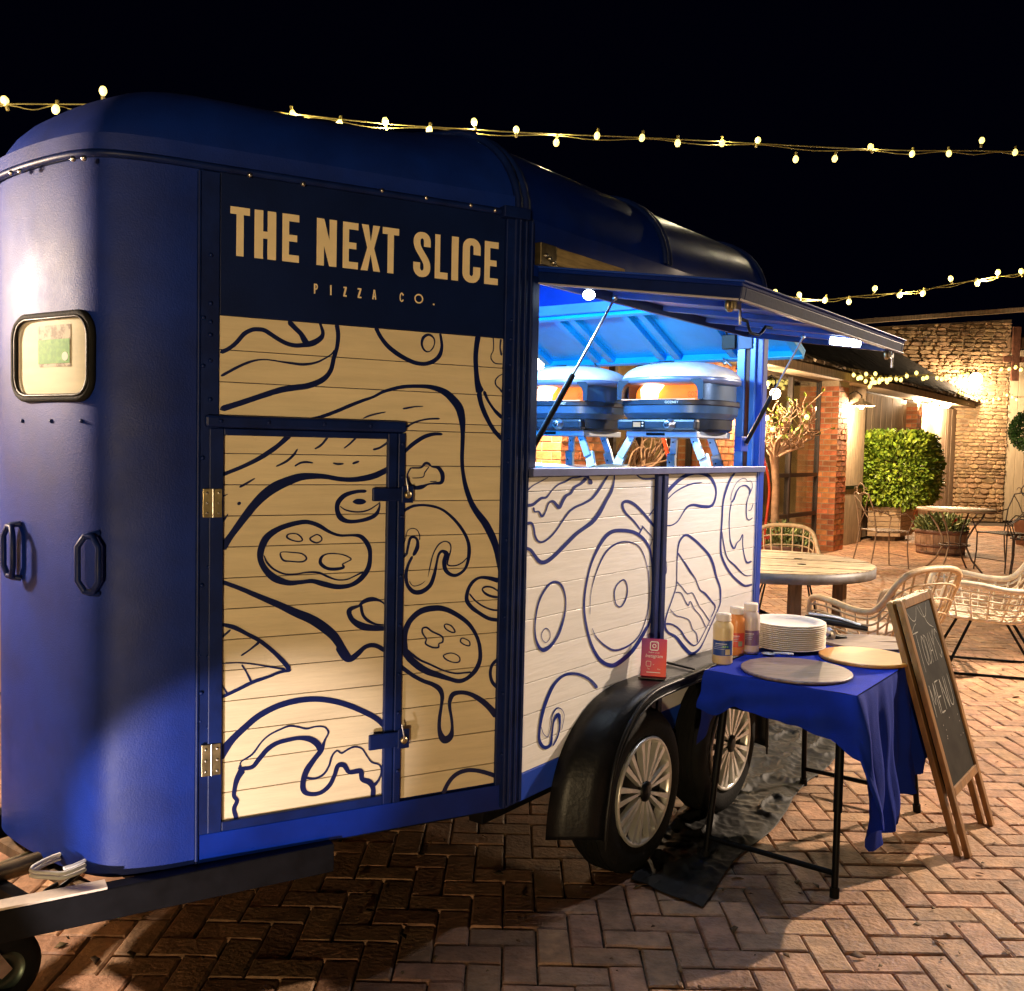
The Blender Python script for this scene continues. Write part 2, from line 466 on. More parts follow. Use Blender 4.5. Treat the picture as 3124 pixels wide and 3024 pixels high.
ZE = 2.78
def window_wall(t0, t1, label, ncol, transoms, o=0.0, z0=0.06):
    g_ = thing('glazed_screen', label, 'window', G((t0 + t1) / 2, o, 0))
    wd = 0.06
    xs = [t0 + (t1 - t0) * i / ncol for i in range(ncol + 1)]
    for x in xs:
        m = MB(); m.bx(G, x - wd / 2, x + wd / 2, o - .04, o + .04, z0, ZE); obj('mullion', m, frame_m, g_)
    zs = [z0] + transoms + [ZE]
    for z_ in zs:
        m = MB(); m.bx(G, t0, t1, o - .033, o + .033, z_ - .03, z_ + .03); obj('transom', m, frame_m, g_)
    for i in range(ncol):
        for j in range(len(zs) - 1):
            m = MB(); m.bx(G, xs[i] + wd / 2, xs[i + 1] - wd / 2, o - .004, o + .004, zs[j] + .03, zs[j + 1] - .03)
            obj('pane', m, glass_m, g_)
    return g_
def boards(par, t0, t1, o, z0, z1, wd=0.15, fr=G, m_=None):
    a = t0
    while a < t1 - .01:
        b = min(a + wd, t1); d = rnd.uniform(-.004, .004)
        m = MB(); m.bx(fr, a + .004, b - .004, o - .025 + d, o + d, z0, z1); obj('board', m, m_ or board_m, par, bevel=0.0)
        a = b
tP2 = t_of(2553, 0.33)                 # front corner of the pier that shows two lit faces
tA0, tA1 = t_of(1712, 0.33), t_of(1852, 0.33)
tB0, tB1 = t_of(2176, 0.33), t_of(2262, 0.33)
pier(tA0, tA1, 0.33, ZE, 'wide red brick pier seen through the hatch under the left oven')
pier(tB0, tB1, 0.33, ZE, 'red brick pier seen through the hatch right of the ovens')
pier(tP2, tP2 + 0.50, 0.33, ZE, 'red brick pier between glazed doors and oak post')
tP3 = t_of(2790, 0.2)
pier(tP3 - .0, tP3 + 0.42, 0.22, ZE - .1, 'far brick pier behind the square hedge')
window_wall(tA0 - .45, tA0, 'dark framed glazed screen left of the hatch view', 1, [0.95, 1.9])
window_wall(tA1, tB0, 'dark framed glazed screen seen behind the pizza ovens', 4, [0.95, 1.9])
window_wall(tB1, tP2, 'dark framed glazed doors behind the pollarded tree', 3, [0.62, 1.25, 1.95])
# interior behind the glass
im = MB(); im.bx(G, tA0 - .5, tP2 + .6, -1.0, -.9, 0, 2.74)
im.bx(G, tP2 + .45, tP2 + .55, -.9, -.16, 0, 2.74)
im.bx(G, tA0 - 1.8, tP2 + .3, -2.3, -.06, 2.9, 2.95)
interior = mat('ochre_plaster', (0.36, 0.24, 0.11), 0.9, var=0.3, scale=2)
tag(obj('interior_wall', im, interior), 'ochre plaster room wall seen through the glazed screens', 'wall', kind='structure')
# shelves and a curtain give the rooms something to show
for tt, ww, nm in ((tA1 + 1.0, 1.1, 'left'), (tB1 + .8, .9, 'right')):
    cb = thing('cabinet', 'timber cabinet standing in the room behind the %s glazing' % ('ovens and' if nm == 'left' else 'doors and tree'), 'cabinet', G(tt, -.7, 0))
    m = MB(); m.bx(G, tt - ww / 2, tt + ww / 2, -.88, -.60, 0, 1.9); obj('carcass', m, timber_d, cb)
    for k in range(4):
        m = MB(); m.bx(G, tt - ww / 2 + .04, tt + ww / 2 - .04, -.598, -.58, .12 + k * .45, .5 + k * .45); obj('drawer', m, timber, cb)
point('room_fill', G(tA1 + 1.4, -.35, 2.35), 60, WARM, 0.15)  # unseen lamps added to brighten the rooms behind the glass
point('room_fill', G(tB1 + 1.5, -.35, 2.35), 60, WARM, 0.15)

# oak post, dark gap, board doors, boards beyond
t_po0, t_po1 = tP2 + .52, t_of(2632, .1)
op = thing('oak_post', 'wide weathered oak board post beside the lit brick pier', 'post', G(t_po0, 0, 0))
m = MB(); m.bx(G, t_po0, t_po1, -.1, .12, 0, ZE); obj('post', m, timber, op, bevel=.01)
m = MB(); m.bx(G, t_po0 + .04, t_po0 + .14, .12, .15, 2.05, 2.6); obj('iron_strap', m, black, op)
m = MB(); m.bx(G, t_po0 + .05, t_po1, .12, .14, .98, 1.04); obj('iron_strap', m, black, op)
dr = thing('board_door', 'tall vertical board door behind the hedge', 'door', G((t_po1 + tP3) / 2, 0, 0))
m = MB(); m.bx(G, t_po1, tP3, -.12, -.08, 0, ZE); obj('backing', m, frame_m, dr)
boards(dr, t_po1 + .22, tP3 - .02, 0.0, 0.05, ZE - .05, .19)
fb = thing('board_cladding', 'vertical weathered board cladding beyond the far pier', 'cladding', G(tP3 + 1, 0, 0))
tE = t_of(2912, .0)
m = MB(); m.bx(G, tP3 + .42, tE, -.12, -.08, 0, ZE); obj('backing', m, frame_m, fb)
boards(fb, tP3 + .44, tE - .02, 0.05, 0.05, ZE - .05, .2)

# eaves: timber plate, rough stone slate edge, dark roof
ro = thing('stone_slate_roof', 'low dark stone slate roof over the glazed brick range', 'roof', G(0, 0, ZE))
t_l, t_r = tA0 - .5, tE + 0.35
m = MB(); m.bx(G, t_l, t_r, -.1, .40, ZE, ZE + .14); obj('wall_plate', m, timber, ro, bevel=.01)
slate = mat('stone_slate', (0.17, 0.13, 0.09), 0.85, var=0.5, scale=5, bump=0.6, bscale=20, rv=0.25)
slate_d = mat('dark_slate', (0.018, 0.017, 0.018), 0.85, var=0.4, scale=3, bump=0.6, bscale=12, island=.3)
a = t_l; k = 0
while a < t_r:
    ww = rnd.uniform(.16, .34)
    for row in range(2):
        m = MB(); q0 = .50 - row * .17 + rnd.uniform(-.03, .03); zz = ZE + .145 + row * .075
        m.bx(G, a + .008, a + ww - .008, q0 - .5, q0, 0, .045)
        m.v = [v + Z * (zz + (q0 - (v - GP).dot(GN)) * .5) + Vector((rnd.uniform(-.012, .012), rnd.uniform(-.012, .012), rnd.uniform(-.01, .01))) for v in m.v]
        obj('slate', m, slate, ro)
    a += ww; k += 1
m = MB()
for r_ in range(15):                                       # courses of slates up the slope
    b0 = .30 - r_ * .17; z_ = ZE + .27 + r_ * .12
    a = tB0 - 3.5
    while a < t_r + .2:
        ww = rnd.uniform(.25, .45)
        vs = [G(a + i, b0 - j, z_ + j * .7 + kz + rnd.uniform(-.006, .006)) for kz in (0, .03) for j in (0, .26) for i in (.006, ww)]
        m.add(vs, [(0, 2, 3, 1), (4, 5, 7, 6), (0, 1, 5, 4), (2, 6, 7, 3), (0, 4, 6, 2), (1, 3, 7, 5)])
        a += ww
tag(obj('slate_field', m, slate_d, ro), kind='stuff')
m = MB(); m.add([G(tB0 - 3.5, .3, ZE + .25), G(t_r + .2, .3, ZE + .25), G(t_r + .2, -2.4, ZE + 2.15), G(tB0 - 3.5, -2.4, ZE + 2.15)], [(0, 1, 2, 3)])
obj('roof_deck', m, frame_m, ro)

# ------------------------------------------------------------------ stone gable and cream board doors at the far end
SW0 = at(2912, 1500, 23.4); SW0.z = 0
SD = Vector((1, 0.02, 0)).normalized(); SN = Vector((SD.y, -SD.x, 0))
def S(a, o, z): return SW0 + SD * a + SN * o + Z * z
stone_m = mat('rubble_stone', (0.40, 0.27, 0.15), 0.85, var=0.3, scale=6, bump=0.6, bscale=25, rv=0.28)
stone_f = mat('rubble_stone_small', (0.40, 0.27, 0.15), 0.85, var=0.3, scale=6, bump=0.6, bscale=25, island=0.28)
sw = thing('stone_gable_wall', 'coursed rubble stone gable wall under the bright bulkhead lamp', 'stone wall', S(0, 0, 0))
aR = (hit(3062, 1500, SW0, SN) - SW0).dot(SD)
m = MB(); m.prism([(-4.6, 0), (aR, 0), (aR, 4.95), (-4.6, 4.5)], lambda a, b, c: S(a, c, b), -.5, -.015); obj('mortar_bed', m, mortar, sw)
st = []
z_ = 0.0; rr = random.Random(5)
while z_ < 4.9:
    h_ = rr.uniform(.06, .12) * (1.35 if .5 < z_ < .95 else 1)
    a = -4.6 + rr.uniform(0, .2)
    while a < aR - .03:
        l_ = min(rr.uniform(.10, .36), aR - a)
        if z_ + h_ < 4.5 + (a + 4.6) / (aR + 4.6) * .47: st.append((a, z_, l_, h_))
        a += l_
    z_ += h_
def stone_geo(mb, a, z_, l_, h_, r_):
    j = lambda s: r_.uniform(-s, s)
    d = r_.uniform(.012, .05)
    n = 8; ring = []
    for k in range(n):
        t = 2 * math.pi * (k + .5) / n
        cx = max(-1, min(1, math.cos(t) * 1.32)); cz = max(-1, min(1, math.sin(t) * 1.32))
        ring.append((a + l_ / 2 + cx * (l_ / 2 - .008) + j(.01), z_ + h_ / 2 + cz * (h_ / 2 - .007) + j(.006)))
    vs = [S(x, -.02, y) for x, y in ring]
    cxm, czm = a + l_ / 2, z_ + h_ / 2
    vs += [S(cxm + (x - cxm) * .86, d + j(.006), czm + (y - czm) * .8) for x, y in ring]
    fs = [(k, (k + 1) % n, n + (k + 1) % n, n + k) for k in range(n)] + [tuple(range(n, 2 * n))]
    mb.add(vs, fs)
st.sort(key=lambda s: (0 if s[0] > -1.3 else 1, -s[2] * s[3]))
small = MB()
for k, s in enumerate(st):
    if k < 300:
        mb = MB(); stone_geo(mb, *s, rr); obj('stone', mb, stone_m, sw)
    else: stone_geo(small, *s, rr)
tag(obj('stone_field', small, stone_f, sw), kind='stuff')
m = MB(); m.bar(S(-4.8, .1, 4.58), S(5, .1, 5.52), .18, .1); obj('coping', m, timber, sw)
# cream plank doors with strap hinge and beam
cream_w = mat('cream_plank', (0.62, 0.52, 0.36), 0.6, var=0.1, scale=3, bump=0.1, bscale=20, stretch=(5, 5, .6))
cd = thing('cream_plank_door', 'tall cream vertical plank doors right of the stone gable', 'door', S(aR + 1.5, 0, 0))
m = MB(); m.bx(S, aR, aR + 4, -.12, -.06, 0, 4.6); obj('backing', m, frame_m, cd)
a = aR + .02; wd = .22
for k in range(17):
    m = MB(); m.bx(S, a + .006, a + wd - .006, -.05, .0, .05, 4.22); obj('plank', m, cream_w, cd); a += wd
m = MB(); m.bx(S, aR - .1, aR + 4, .0, .16, 4.25, 4.5); obj('lintel', m, timber_d, cd)
hb = at(3102, 1040, 23.2)
m = MB(); a0 = (hb - SW0).dot(SD)
m.bx(S, a0 - .09, a0 + .09, .17, .24, 3.45, 4.75); m.bx(S, a0 - .3, a0 + .3, .18, .23, 3.9, 4.04); obj('sliding_gear', m, mat('rusty_iron', (0.12, 0.05, 0.03), 0.6, var=.4, scale=12), cd)
# ================================================================== the catering trailer
TR = thing('catering_trailer', 'navy blue converted horse trailer with pizza mural and raised serving hatch', 'food trailer', W(0.4, -0.82, 0))
def Qf(a, o, z): return Q(a, z, o)
def Sf(a, o, z): return W(a, o, z)
def QX(x, y, o=0.0): return hit(x, y, C0 + NP * o, NP)          # photograph point -> sign panel plane
def SX(x, y, o=0.0): return hit(x, y, C0 + NS * o, NS)          # photograph point -> serving side plane
def part(name, mb, m, parent=None, **k): return obj(name, mb, m, parent or TR, **k)
def B(name, fn, a0, a1, b0, b1, c0, c1, m, parent=None, bevel=0.003, **k):
    mb = MB(); mb.bx(fn, a0, a1, b0, b1, c0, c1); return part(name, mb, m, parent, bevel=bevel, **k)

# nose outline: from the end of the sign panel round to its mirror on the far side
NOSE = [(-.885, -.403), (-.91, -.414), (-.974, -.443), (-1.04, -.482), (-1.092, -.526), (-1.122, -.585), (-1.138, -.68), (-1.144, -.82)]
NOSE = NOSE + [(u, -1.64 - v) for u, v in NOSE[-2::-1]]
NS_ = cat_rom(NOSE, 5)
OUT = [(0, 0)] + [(-.3, -.1365), (-.6, -.273)] + [p for p in NS_] + [(-.6, -1.64 + .273), (-.3, -1.64 + .1365), (0, -1.64)]
mb = MB(); n = len(NS_)
zz = [.415, .43, .9, 1.4, 1.9, 2.33]
mb.grid(lambda a, b: W(*NS_[round(a * (n - 1))], zz[round(b * (len(zz) - 1))]), n - 1, len(zz) - 1)
part('nose_shell', mb, paint_rough)
mb = MB()                                                   # far side of the taper and the underside
mb.bx(lambda a, o, z: W(-.9 + .9 * a, -1.64 + (.403 + .011) * (1 - a) + o, z), 0, 1, -.02, 0, .42, 2.33)
part('far_taper_panel', mb, paint)
mb = MB(); mb.prism([(p[0] * .985, -.82 + (p[1] + .82) * .985) for p in OUT] + [(1.98, -1.62), (1.98, -.02)], lambda a, b, c: W(a, b, c), .405, .44)
part('floor', mb, black)
# roof: one swept surface over nose and body
def fac(u): return 1 - .15 * math.sin(R(90) * min(1, abs(u) / .5))
def rp(u, v, ph, extra=0.0):
    a = .40; k = 1 - a * (1 - math.cos(ph)); u2 = u * (1 - .30 * (1 - math.cos(ph))); z = 2.335 + .30 * math.sin(ph) * fac(u2)
    return (u2, -.82 + (v + .82) * k, z)
mb = MB(); n = len(OUT); NPH = 9
mb.grid(lambda a, b: W(*rp(*OUT[round(a * (n - 1))], R(90) * round(b * NPH) / NPH)), n - 1, NPH)
top = [rp(*p, R(90)) for p in OUT]
mb.grid(lambda a, b: W(top[round(a * (n - 1))][0] * (1 - round(b * 6) / 6), -.82 + (top[round(a * (n - 1))][1] + .82) * (1 - round(b * 6) / 6 * .999), 2.335 + (.30 + .045 * math.sin(R(90) * round(b * 6) / 6)) * fac(top[round(a * (n - 1))][0] * (1 - round(b * 6) / 6))), n - 1, 6)
part('nose_roof', mb, paint_rough)
PROF = [rp(0, 0, R(90) * i / 10)[1:] for i in range(11)]
tv, tz = PROF[-1]
PROF += [(-.82 + (tv + .82) * (1 - i / 6), tz + .045 * math.sin(R(90) * i / 6)) for i in range(1, 7)]
PROF = PROF + [(-1.64 - v, z) for v, z in PROF[-2::-1]]
mb = MB(); n = len(PROF)
mb.grid(lambda a, b: W(.0 + 2.02 * b, *PROF[round(a * (n - 1))]), n - 1, 6)
part('body_roof', mb, paint)
mb = MB(); mb.grid(lambda a, b: W(.02 + 1.98 * b, -.82 + (PROF[round(a * (n - 1))][0] + .82) * .975, PROF[round(a * (n - 1))][1] - .03), n - 1, 1)
part('roof_lining', mb, inner_blue)
for u0 in (-.012, .030, .965, 1.0, 1.985):
    mb = MB(); mb.tube([W(u0, -.82 + (v + .82) * 1.006, z + .004) for v, z in PROF], .013, 6); part('roof_rib', mb, paint_trim)
# gutter lip under the nose roof with its rivets
mb = MB(); lip = [W(-.0 + u * 1.012, -.82 + (v + .82) * 1.012, 2.335) for u, v in OUT]
mb.tube(lip, .011, 6); part('gutter_lip', mb, paint_trim)
mb = MB(); n = len(OUT)
mb.grid(lambda a, b: W(OUT[round(a * (n - 1))][0] * 1.008 - .0, -.82 + (OUT[round(a * (n - 1))][1] + .82) * 1.008, 2.335 + .055 * b), n - 1, 1)
part('roof_skirt', mb, paint_rough)
rivet_mb = MB(); rivet_mb.ball((0, 0, 0), .0065, 8)
rivet_me = rivet_mb.mesh('rivet'); rivet_me.materials.append(steel)
rivet_bm = rivet_mb.mesh('rivet'); rivet_bm.materials.append(paint_trim)
def rivet(p, dark=True, par=None, s=1.0): inst('rivet', rivet_bm if dark else rivet_me, p, par or TR, scale=(s, s, s))
for x, y in ((1300, 612), (1436, 634), (1510, 650), (762, 542), (925, 570), (1165, 590)):
    rivet(QX(x, y - 8, .016) , False, s=1.15)
for px_, py_ in ((35, 528), (62, 523), (223, 485), (256, 483)):
    q = atz(px_, py_, 2.345); rivet(hit(px_, py_, W(-1.165, -.82, 2.34) - DS * .01, -DS), False, s=1.15)

# ---- sign panel side
SK = B('sign_board', Qf, .050, .930, -.03, 0, 1.942, 2.335, paint_sign)
for z0, z1, nm in ((1.942, 2.33, 0),): pass
B('taper_backing', Qf, .0, .985, -.05, -.012, .415, 2.33, paint_trim)
B('sill_strip', Qf, .0, .99, -.012, .004, .415, .497, paint, bevel=.002)
B('edge_strip', Qf, .930, .985, -.012, .006, .497, 2.325, paint_trim)
B('edge_strip', Qf, .010, .050, -.012, .010, .497, 2.33, paint_trim)
mb = MB(); mb.tube([Q(.985, .42, .006), Q(.985, 2.32, .006)], .006, 6); part('edge_bead', mb, paint_trim)
for z in (2.1, 1.97, 1.92, 1.885, 1.815, 1.71, 1.66, 1.25, 1.0, .8):
    rivet(Q(.955, z, .007))
for z in (2.0, 1.94, 1.86, 1.78, 1.74, 1.69, 1.62, 1.55, 1.3, 1.05, .8, .6): rivet(Q(.028, z, .011))
for z in (1.93, 1.80, 1.55, 1.2, .9): rivet(Q(.974, z, .007))
# corner post with its ribs
CPm = paint_trim
B('corner_post', Sf, -.030, .064, -.05, .012, .42, 2.335, CPm, bevel=.006)
for a in (-.012, .020, .052):
    mb = MB(); mb.tube([W(a, .014, .43), W(a, .014, 2.32)], .006, 6); part('post_rib', mb, CPm)
B('gutter_end', Qf, -.02, .075, .0, .04, 2.315, 2.35, paint_trim)
def planks(par, fn, a0, a1, zs, m, o0=-.012, o1=0.0):
    for z0, z1 in zip(zs[:-1], zs[1:]):
        mb = MB(); e = .0011; mb.bx(fn, a0, a1, o0, o1 - rnd.uniform(0, .0004), z0 + e, z1 - e)
        obj('plank', mb, m, par, bevel=.0012)
def zlist(z0, z1, ph, st):
    zs = [z0]; z = z0 + ((ph - z0) % st)
    while z < z1 - .008:
        if z > z0 + .008: zs.append(z)
        z += st
    return zs + [z1]
fp = B('fixed_panel', Qf, .048, .384, -.012, -.0105, .504, 1.94, paint_trim, bevel=0)
zf = QX(1440, 1423.4).z
planks(fp, Qf, .050, .386, zlist(.504, 1.6655, zf, .107), cream)
planks(fp, Qf, .050, .930, [1.6655, 1.76, 1.848, 1.942], cream)
# jockey door
dz = QX(684.3, 1383.5).z
DOOR = B('jockey_door', Qf, .410, .955, -.011, -.0095, .500, 1.632, paint_trim, bevel=0)
planks(DOOR, Qf, .432, .924, zlist(.522, 1.618, dz, .087), cream)
for a0, a1, z0, z1 in ((.918, .957, .500, 1.632), (.408, .438, .500, 1.632)):
    B('door_stile', Qf, a0, a1, -.010, .014, z0, z1, paint_trim, DOOR)
for z0, z1 in ((.500, .528), (1.613, 1.632)):
    B('door_rail', Qf, .438, .918, -.010, .0125, z0, z1, paint_trim, DOOR)
B('door_jamb', Qf, .383, .4065, -.010, .018, .500, 1.632, paint_trim)
B('door_drip_rail', Qf, .383, .970, -.010, .028, 1.634, 1.668, paint_trim, bevel=.008)
for a in (.5, .64, .8, .93): rivet(Q(a, 1.652, .029))
for z in (1.6, 1.5, 1.38, 1.2, 1.05, .9, .78, .6): rivet(Q(.394, z, .0185))
for z0, z1 in ((1.387, 1.466), (.666, .755)):
    h = B('hinge', Qf, .9225, .9455, .0142, .0172, z0, z1, brass, bevel=.001)
    B('hinge_leaf', Qf, .9485, .974, .0065, .0175, z0, z1, brass, h, bevel=.001)
    mb = MB(); mb.tube([Q(.947, z0, .016), Q(.947, z1, .016)], .0035, 8); obj('hinge_pin', mb, steel, h)
    for a in (.932, .963):
        for k in (.15, .5, .85): mb = MB(); mb.ball(Q(a, z0 + (z1 - z0) * k, .018), .0042, 8); obj('screw', mb, steel, h)
for z0, z1 in ((1.425, 1.471), (.674, .728)):
    h = B('door_latch', Qf, .376, .490, .0185, .028, z0 + .003, z1 - .003, paint_trim, bevel=.004)
    B('latch_plate', Qf, .362, .400, .028, .034, z0 - .002, z1 + .004, paint_trim, h, bevel=.004)
    mb = MB(); mb.lathe([(0, .0), (.011, .0), (.011, .010), (.005, .012), (0, .012)], Q(.384, (z0 + z1) / 2, .036), NP, 12); obj('latch_bolt', mb, brass, h)
    mb = MB(); mb.tube([Q(.384, (z0 + z1) / 2, .046), Q(.388, (z0 + z1) / 2 + .02, .05), Q(.392, (z0 + z1) / 2 + .05, .045)], .0025, 6); obj('latch_pin', mb, steel, h)

# ---- mural on the sign side
def conv(ox, oy, s, P): return [(ox + x * s, oy + y * s, w_ * s) for x, y, w_ in P]
def mural(name, sets, m, fn):
    mb = MB()
    for (ox, oy, s, items) in sets:
        for it in items:
            cl = it[0] == 'c'
            P = it[1:] if cl else it
            stroke(mb, conv(ox, oy, s, P), fn, closed=cl)
    o = part(name, mb, m, fixn=False); return o
G1 = (620, 900, .26357, [
 [(205,665,50),(290,625,48),(380,555,50),(470,455,52),(560,405,50),(640,398,50),(720,415,50),(850,500,50),(960,560,50),(1060,585,50),(1150,580,55),(1260,560,70),(1350,510,60),(1385,450,45),(1370,380,35),(1352,325,30)],
 [(990,310,60),(1080,400,55),(1130,450,55),(1170,520,70),(1200,560,60)],
 [(1543,340,50),(1560,430,50),(1560,520,48),(1545,620,45),(1515,720,50),(1480,860,50),(1420,950,60),(1330,1010,68),(1200,1055,70),(1050,1075,70),(900,1100,70),(700,1160,65),(450,1245,65),(205,1322,72)],
 [(1520,640,20),(1480,690,18),(1400,740,20),(1300,785,25),(1160,805,32),(1020,790,28),(880,770,18),(740,750,16),(620,755,22),(500,790,30),(380,845,32),(208,938,34)],
 [(1240,1425,6),(1400,1400,40),(1560,1340,42),(1700,1280,42),(1850,1222,36),(1973,1179,30),(2096,1117,35),(2296,1067,42),(2496,1057,42),(2656,1072,55),(2796,1127,75),(2896,1217,88),(2966,1317,95),(2996,1447,78),(3004,1577,55),(3001,1727,48),(2996,1877,45),(3000,2000,44),(3012,2090,44),(3038,2220,54),(3100,2400,62),(3170,2520,72),(3260,2640,84),(3340,2790,86),(3390,2930,74),(3420,3080,62),(3450,3250,50),(3462,3340,34)],
])
G2 = (1100, 960, .26357, [
 [(175,150,45),(230,255,45),(310,360,50),(420,450,52),(540,520,50),(640,560,48),(750,570,48),(850,535,50),(915,470,48),(940,380,35),(935,300,30),(920,212,26)],
 ['c',(800,235,28),(845,270,18),(858,320,14),(840,380,14),(800,425,14),(755,425,18),(720,385,22),(708,330,28),(725,270,34),(760,240,32)],
 [(1362,245,66),(1340,380,58),(1332,520,55),(1340,680,55),(1355,800,70),(1385,900,100)],
 [(1370,900,60),(1395,1030,55),(1440,1150,55),(1500,1270,48),(1560,1360,48),(1640,1445,50)],
 [(1430,890,40),(1470,985,30),(1530,1080,30),(1580,1140,40),(1640,1195,42)],
 [(1535,262,15),(1540,350,12),(1535,420,12),(1510,470,12),(1515,520,14),(1560,565,14),(1640,572,12)],
 [(1640,690,12),(1590,720,14),(1560,770,16),(1570,820,16),(1610,860,20),(1640,900,26)],
 [(1625,285,24),(1615,380,18),(1632,470,30)],
 [(490,1090,20),(560,1078,22),(640,1065,16),(725,1062,10)],
 [(28,1205,10),(90,1175,22),(180,1150,20),(290,1128,12)],
 [(500,1325,26),(600,1260,22),(700,1225,20),(800,1208,20),(915,1205,22)],
 [(480,1620,30),(570,1530,45),(660,1460,48),(760,1405,45),(860,1382,38),(945,1385,30)],
])
G3 = (640, 1300, .30575, [
 [(800,85,60),(700,180,45),(600,255,50),(480,330,45),(350,395,40),(230,445,38),(115,490,38)],
 [(1790,425,55),(1660,490,60),(1550,520,58),(1430,535,48),(1300,530,45),(1150,505,48),(1020,500,60),(900,510,75),(780,550,90),(650,610,100),(540,690,95),(450,780,85),(370,880,80),(280,1000,70),(200,1110,65),(118,1225,90)],
 [(1180,105,24),(1130,170,22),(1090,205,22),(1048,228,16)], [(1465,110,22),(1400,175,18),(1338,222,12)],
 [(875,230,16),(835,290,24),(760,355,24),(662,403,16)], [(848,400,16),(900,370,20),(960,360,22),(1030,368,14)],
 [(1230,370,16),(1280,380,22),(1335,376,16)], [(1425,376,18),(1460,362,24),(1490,352,14)],
 [(1780,160,22),(1700,215,22),(1630,236,20)], [(298,610,22),(370,570,22),(450,522,14)], [(118,705,26),(180,680,6)],
 [(280,785,22),(295,770,34),(306,760,14)], [(118,960,30),(160,910,20),(182,878,8)],
 [(1560,650,30),(1460,655,35),(1350,690,45),(1285,755,50),(1270,830,45),(1300,910,55),(1370,950,42),(1470,950,35),(1580,925,38),(1660,880,40),(1695,800,18),(1690,760,12)],
 [(1300,800,10),(1350,835,14),(1430,855,16),(1520,855,16),(1600,830,14),(1690,770,12)],
 [(1425,757,10),(1455,755,48),(1490,755,58),(1530,755,48),(1560,757,12)],
 ['c',(930,958,45),(800,985,50),(680,1030,55),(570,1110,70),(515,1220,70),(505,1330,60),(560,1440,65),(650,1520,75),(780,1565,55),(900,1560,42),(1020,1548,42),(1130,1575,55),(1270,1605,48),(1400,1590,42),(1500,1530,50),(1580,1420,50),(1600,1290,40),(1580,1190,48),(1510,1105,42),(1420,1090,24),(1300,1092,26),(1200,1060,30),(1100,1000,42),(1010,965,42)],
 [(540,1290,10),(570,1360,22),(640,1430,20),(740,1475,16),(850,1478,14),(980,1460,18),(1090,1465,22),(1180,1505,20),(1270,1535,14),(1370,1530,14),(1460,1490,14),(1530,1455,20)],
 ['c',(845,1073,12),(890,1090,14),(925,1135,14),(890,1152,14),(820,1140,14),(770,1110,20),(785,1080,14)],
 ['c',(1070,1083,12),(1110,1105,14),(1115,1140,14),(1070,1165,16),(1020,1150,18),(1000,1122,18),(1030,1100,14)],
 ['c',(720,1258,10),(830,1262,12),(920,1275,14),(965,1320,18),(920,1355,16),(800,1350,14),(735,1340,20),(705,1290,18)],
 ['c',(1230,1272,12),(1330,1285,12),(1410,1325,14),(1370,1355,12),(1325,1380,16),(1335,1410,26),(1260,1428,32),(1170,1420,32),(1105,1370,36),(1115,1310,26),(1160,1280,14)],
 [(105,1550,40),(300,1620,45),(500,1705,55),(700,1790,68),(845,1858,82),(1003,1925,92),(1125,2000,98),(1240,2100,92),(1325,2225,76),(1400,2330,62)],
 [(1375,1850,20),(1420,1820,35),(1480,1800,20),(1540,1750,40),(1620,1728,45),(1700,1745,20),(1765,1795,14)], [(1385,1900,40),(1400,1840,40)],
])
G4 = (640, 1850, .36896, [
 [(1060,330,60),(1120,415,70),(1165,435,50),(1220,395,45),(1290,335,35),(1370,325,38),(1460,375,35)],
 [(1460,185,34),(1350,180,50),(1260,165,60),(1180,115,45),(1150,50,40),(1170,20,35),(1240,-5,20)],
 [(1250,-10,28),(1265,70,25),(1310,120,25),(1380,150,16),(1460,155,10)],
 [(85,148,24),(200,175,38),(310,230,32),(420,290,35),(530,380,35),(610,460,40),(660,520,38)],
 [(668,528,30),(580,545,24),(480,585,24),(350,630,30),(230,690,28),(85,758,26)],
 [(85,474,10),(250,468,10),(400,485,12),(520,505,14),(620,520,20)], [(85,272,14),(170,195,20)], [(260,408,16),(330,360,14),(410,295,24)],
 [(265,485,16),(300,540,14),(340,620,22)], [(85,622,10),(145,725,16)],
 [(70,1255,90),(170,1120,60),(270,1020,52),(400,910,50),(550,830,48),(700,785,48),(850,768,46),(1000,780,46),(1150,820,46),(1290,880,46),(1380,930,46),(1460,1000,50)],
 [(250,1310,12),(265,1280,12),(350,1225,16),(430,1120,14),(500,1060,14),(580,1020,14),(660,990,16),(730,998,14),(800,1012,16),(880,995,12),(950,1000,14),(980,1045,16),(950,1110,18),(920,1190,40),(860,1270,42),(800,1360,50),(770,1460,45),(780,1530,45),(840,1555,34),(920,1540,34),(990,1480,36),(1030,1400,34),(1060,1320,38),(1110,1315,42),(1150,1370,36),(1210,1365,40),(1250,1365,42),(1260,1430,40),(1320,1455,50),(1350,1510,40),(1345,1600,44)],
 [(255,1345,30),(350,1330,34),(410,1260,40),(480,1180,40),(560,1130,36),(650,1105,34),(740,1090,34),(830,1100,50),(890,1140,55),(915,1190,50)],
 [(270,1350,60),(225,1430,45),(205,1510,36),(200,1570,34),(225,1610,34),(200,1680,36),(228,1775,36)], [(250,1310,14),(250,1350,40)],
 [(800,1420,20),(870,1425,16),(940,1390,18),(985,1320,16),(1010,1240,16),(1050,1195,14),(1090,1215,14),(1140,1185,14),(1200,1162,14),(1260,1180,12),(1300,1240,12),(1340,1290,14),(1400,1310,14),(1420,1360,16),(1400,1430,18),(1360,1480,30)],
])
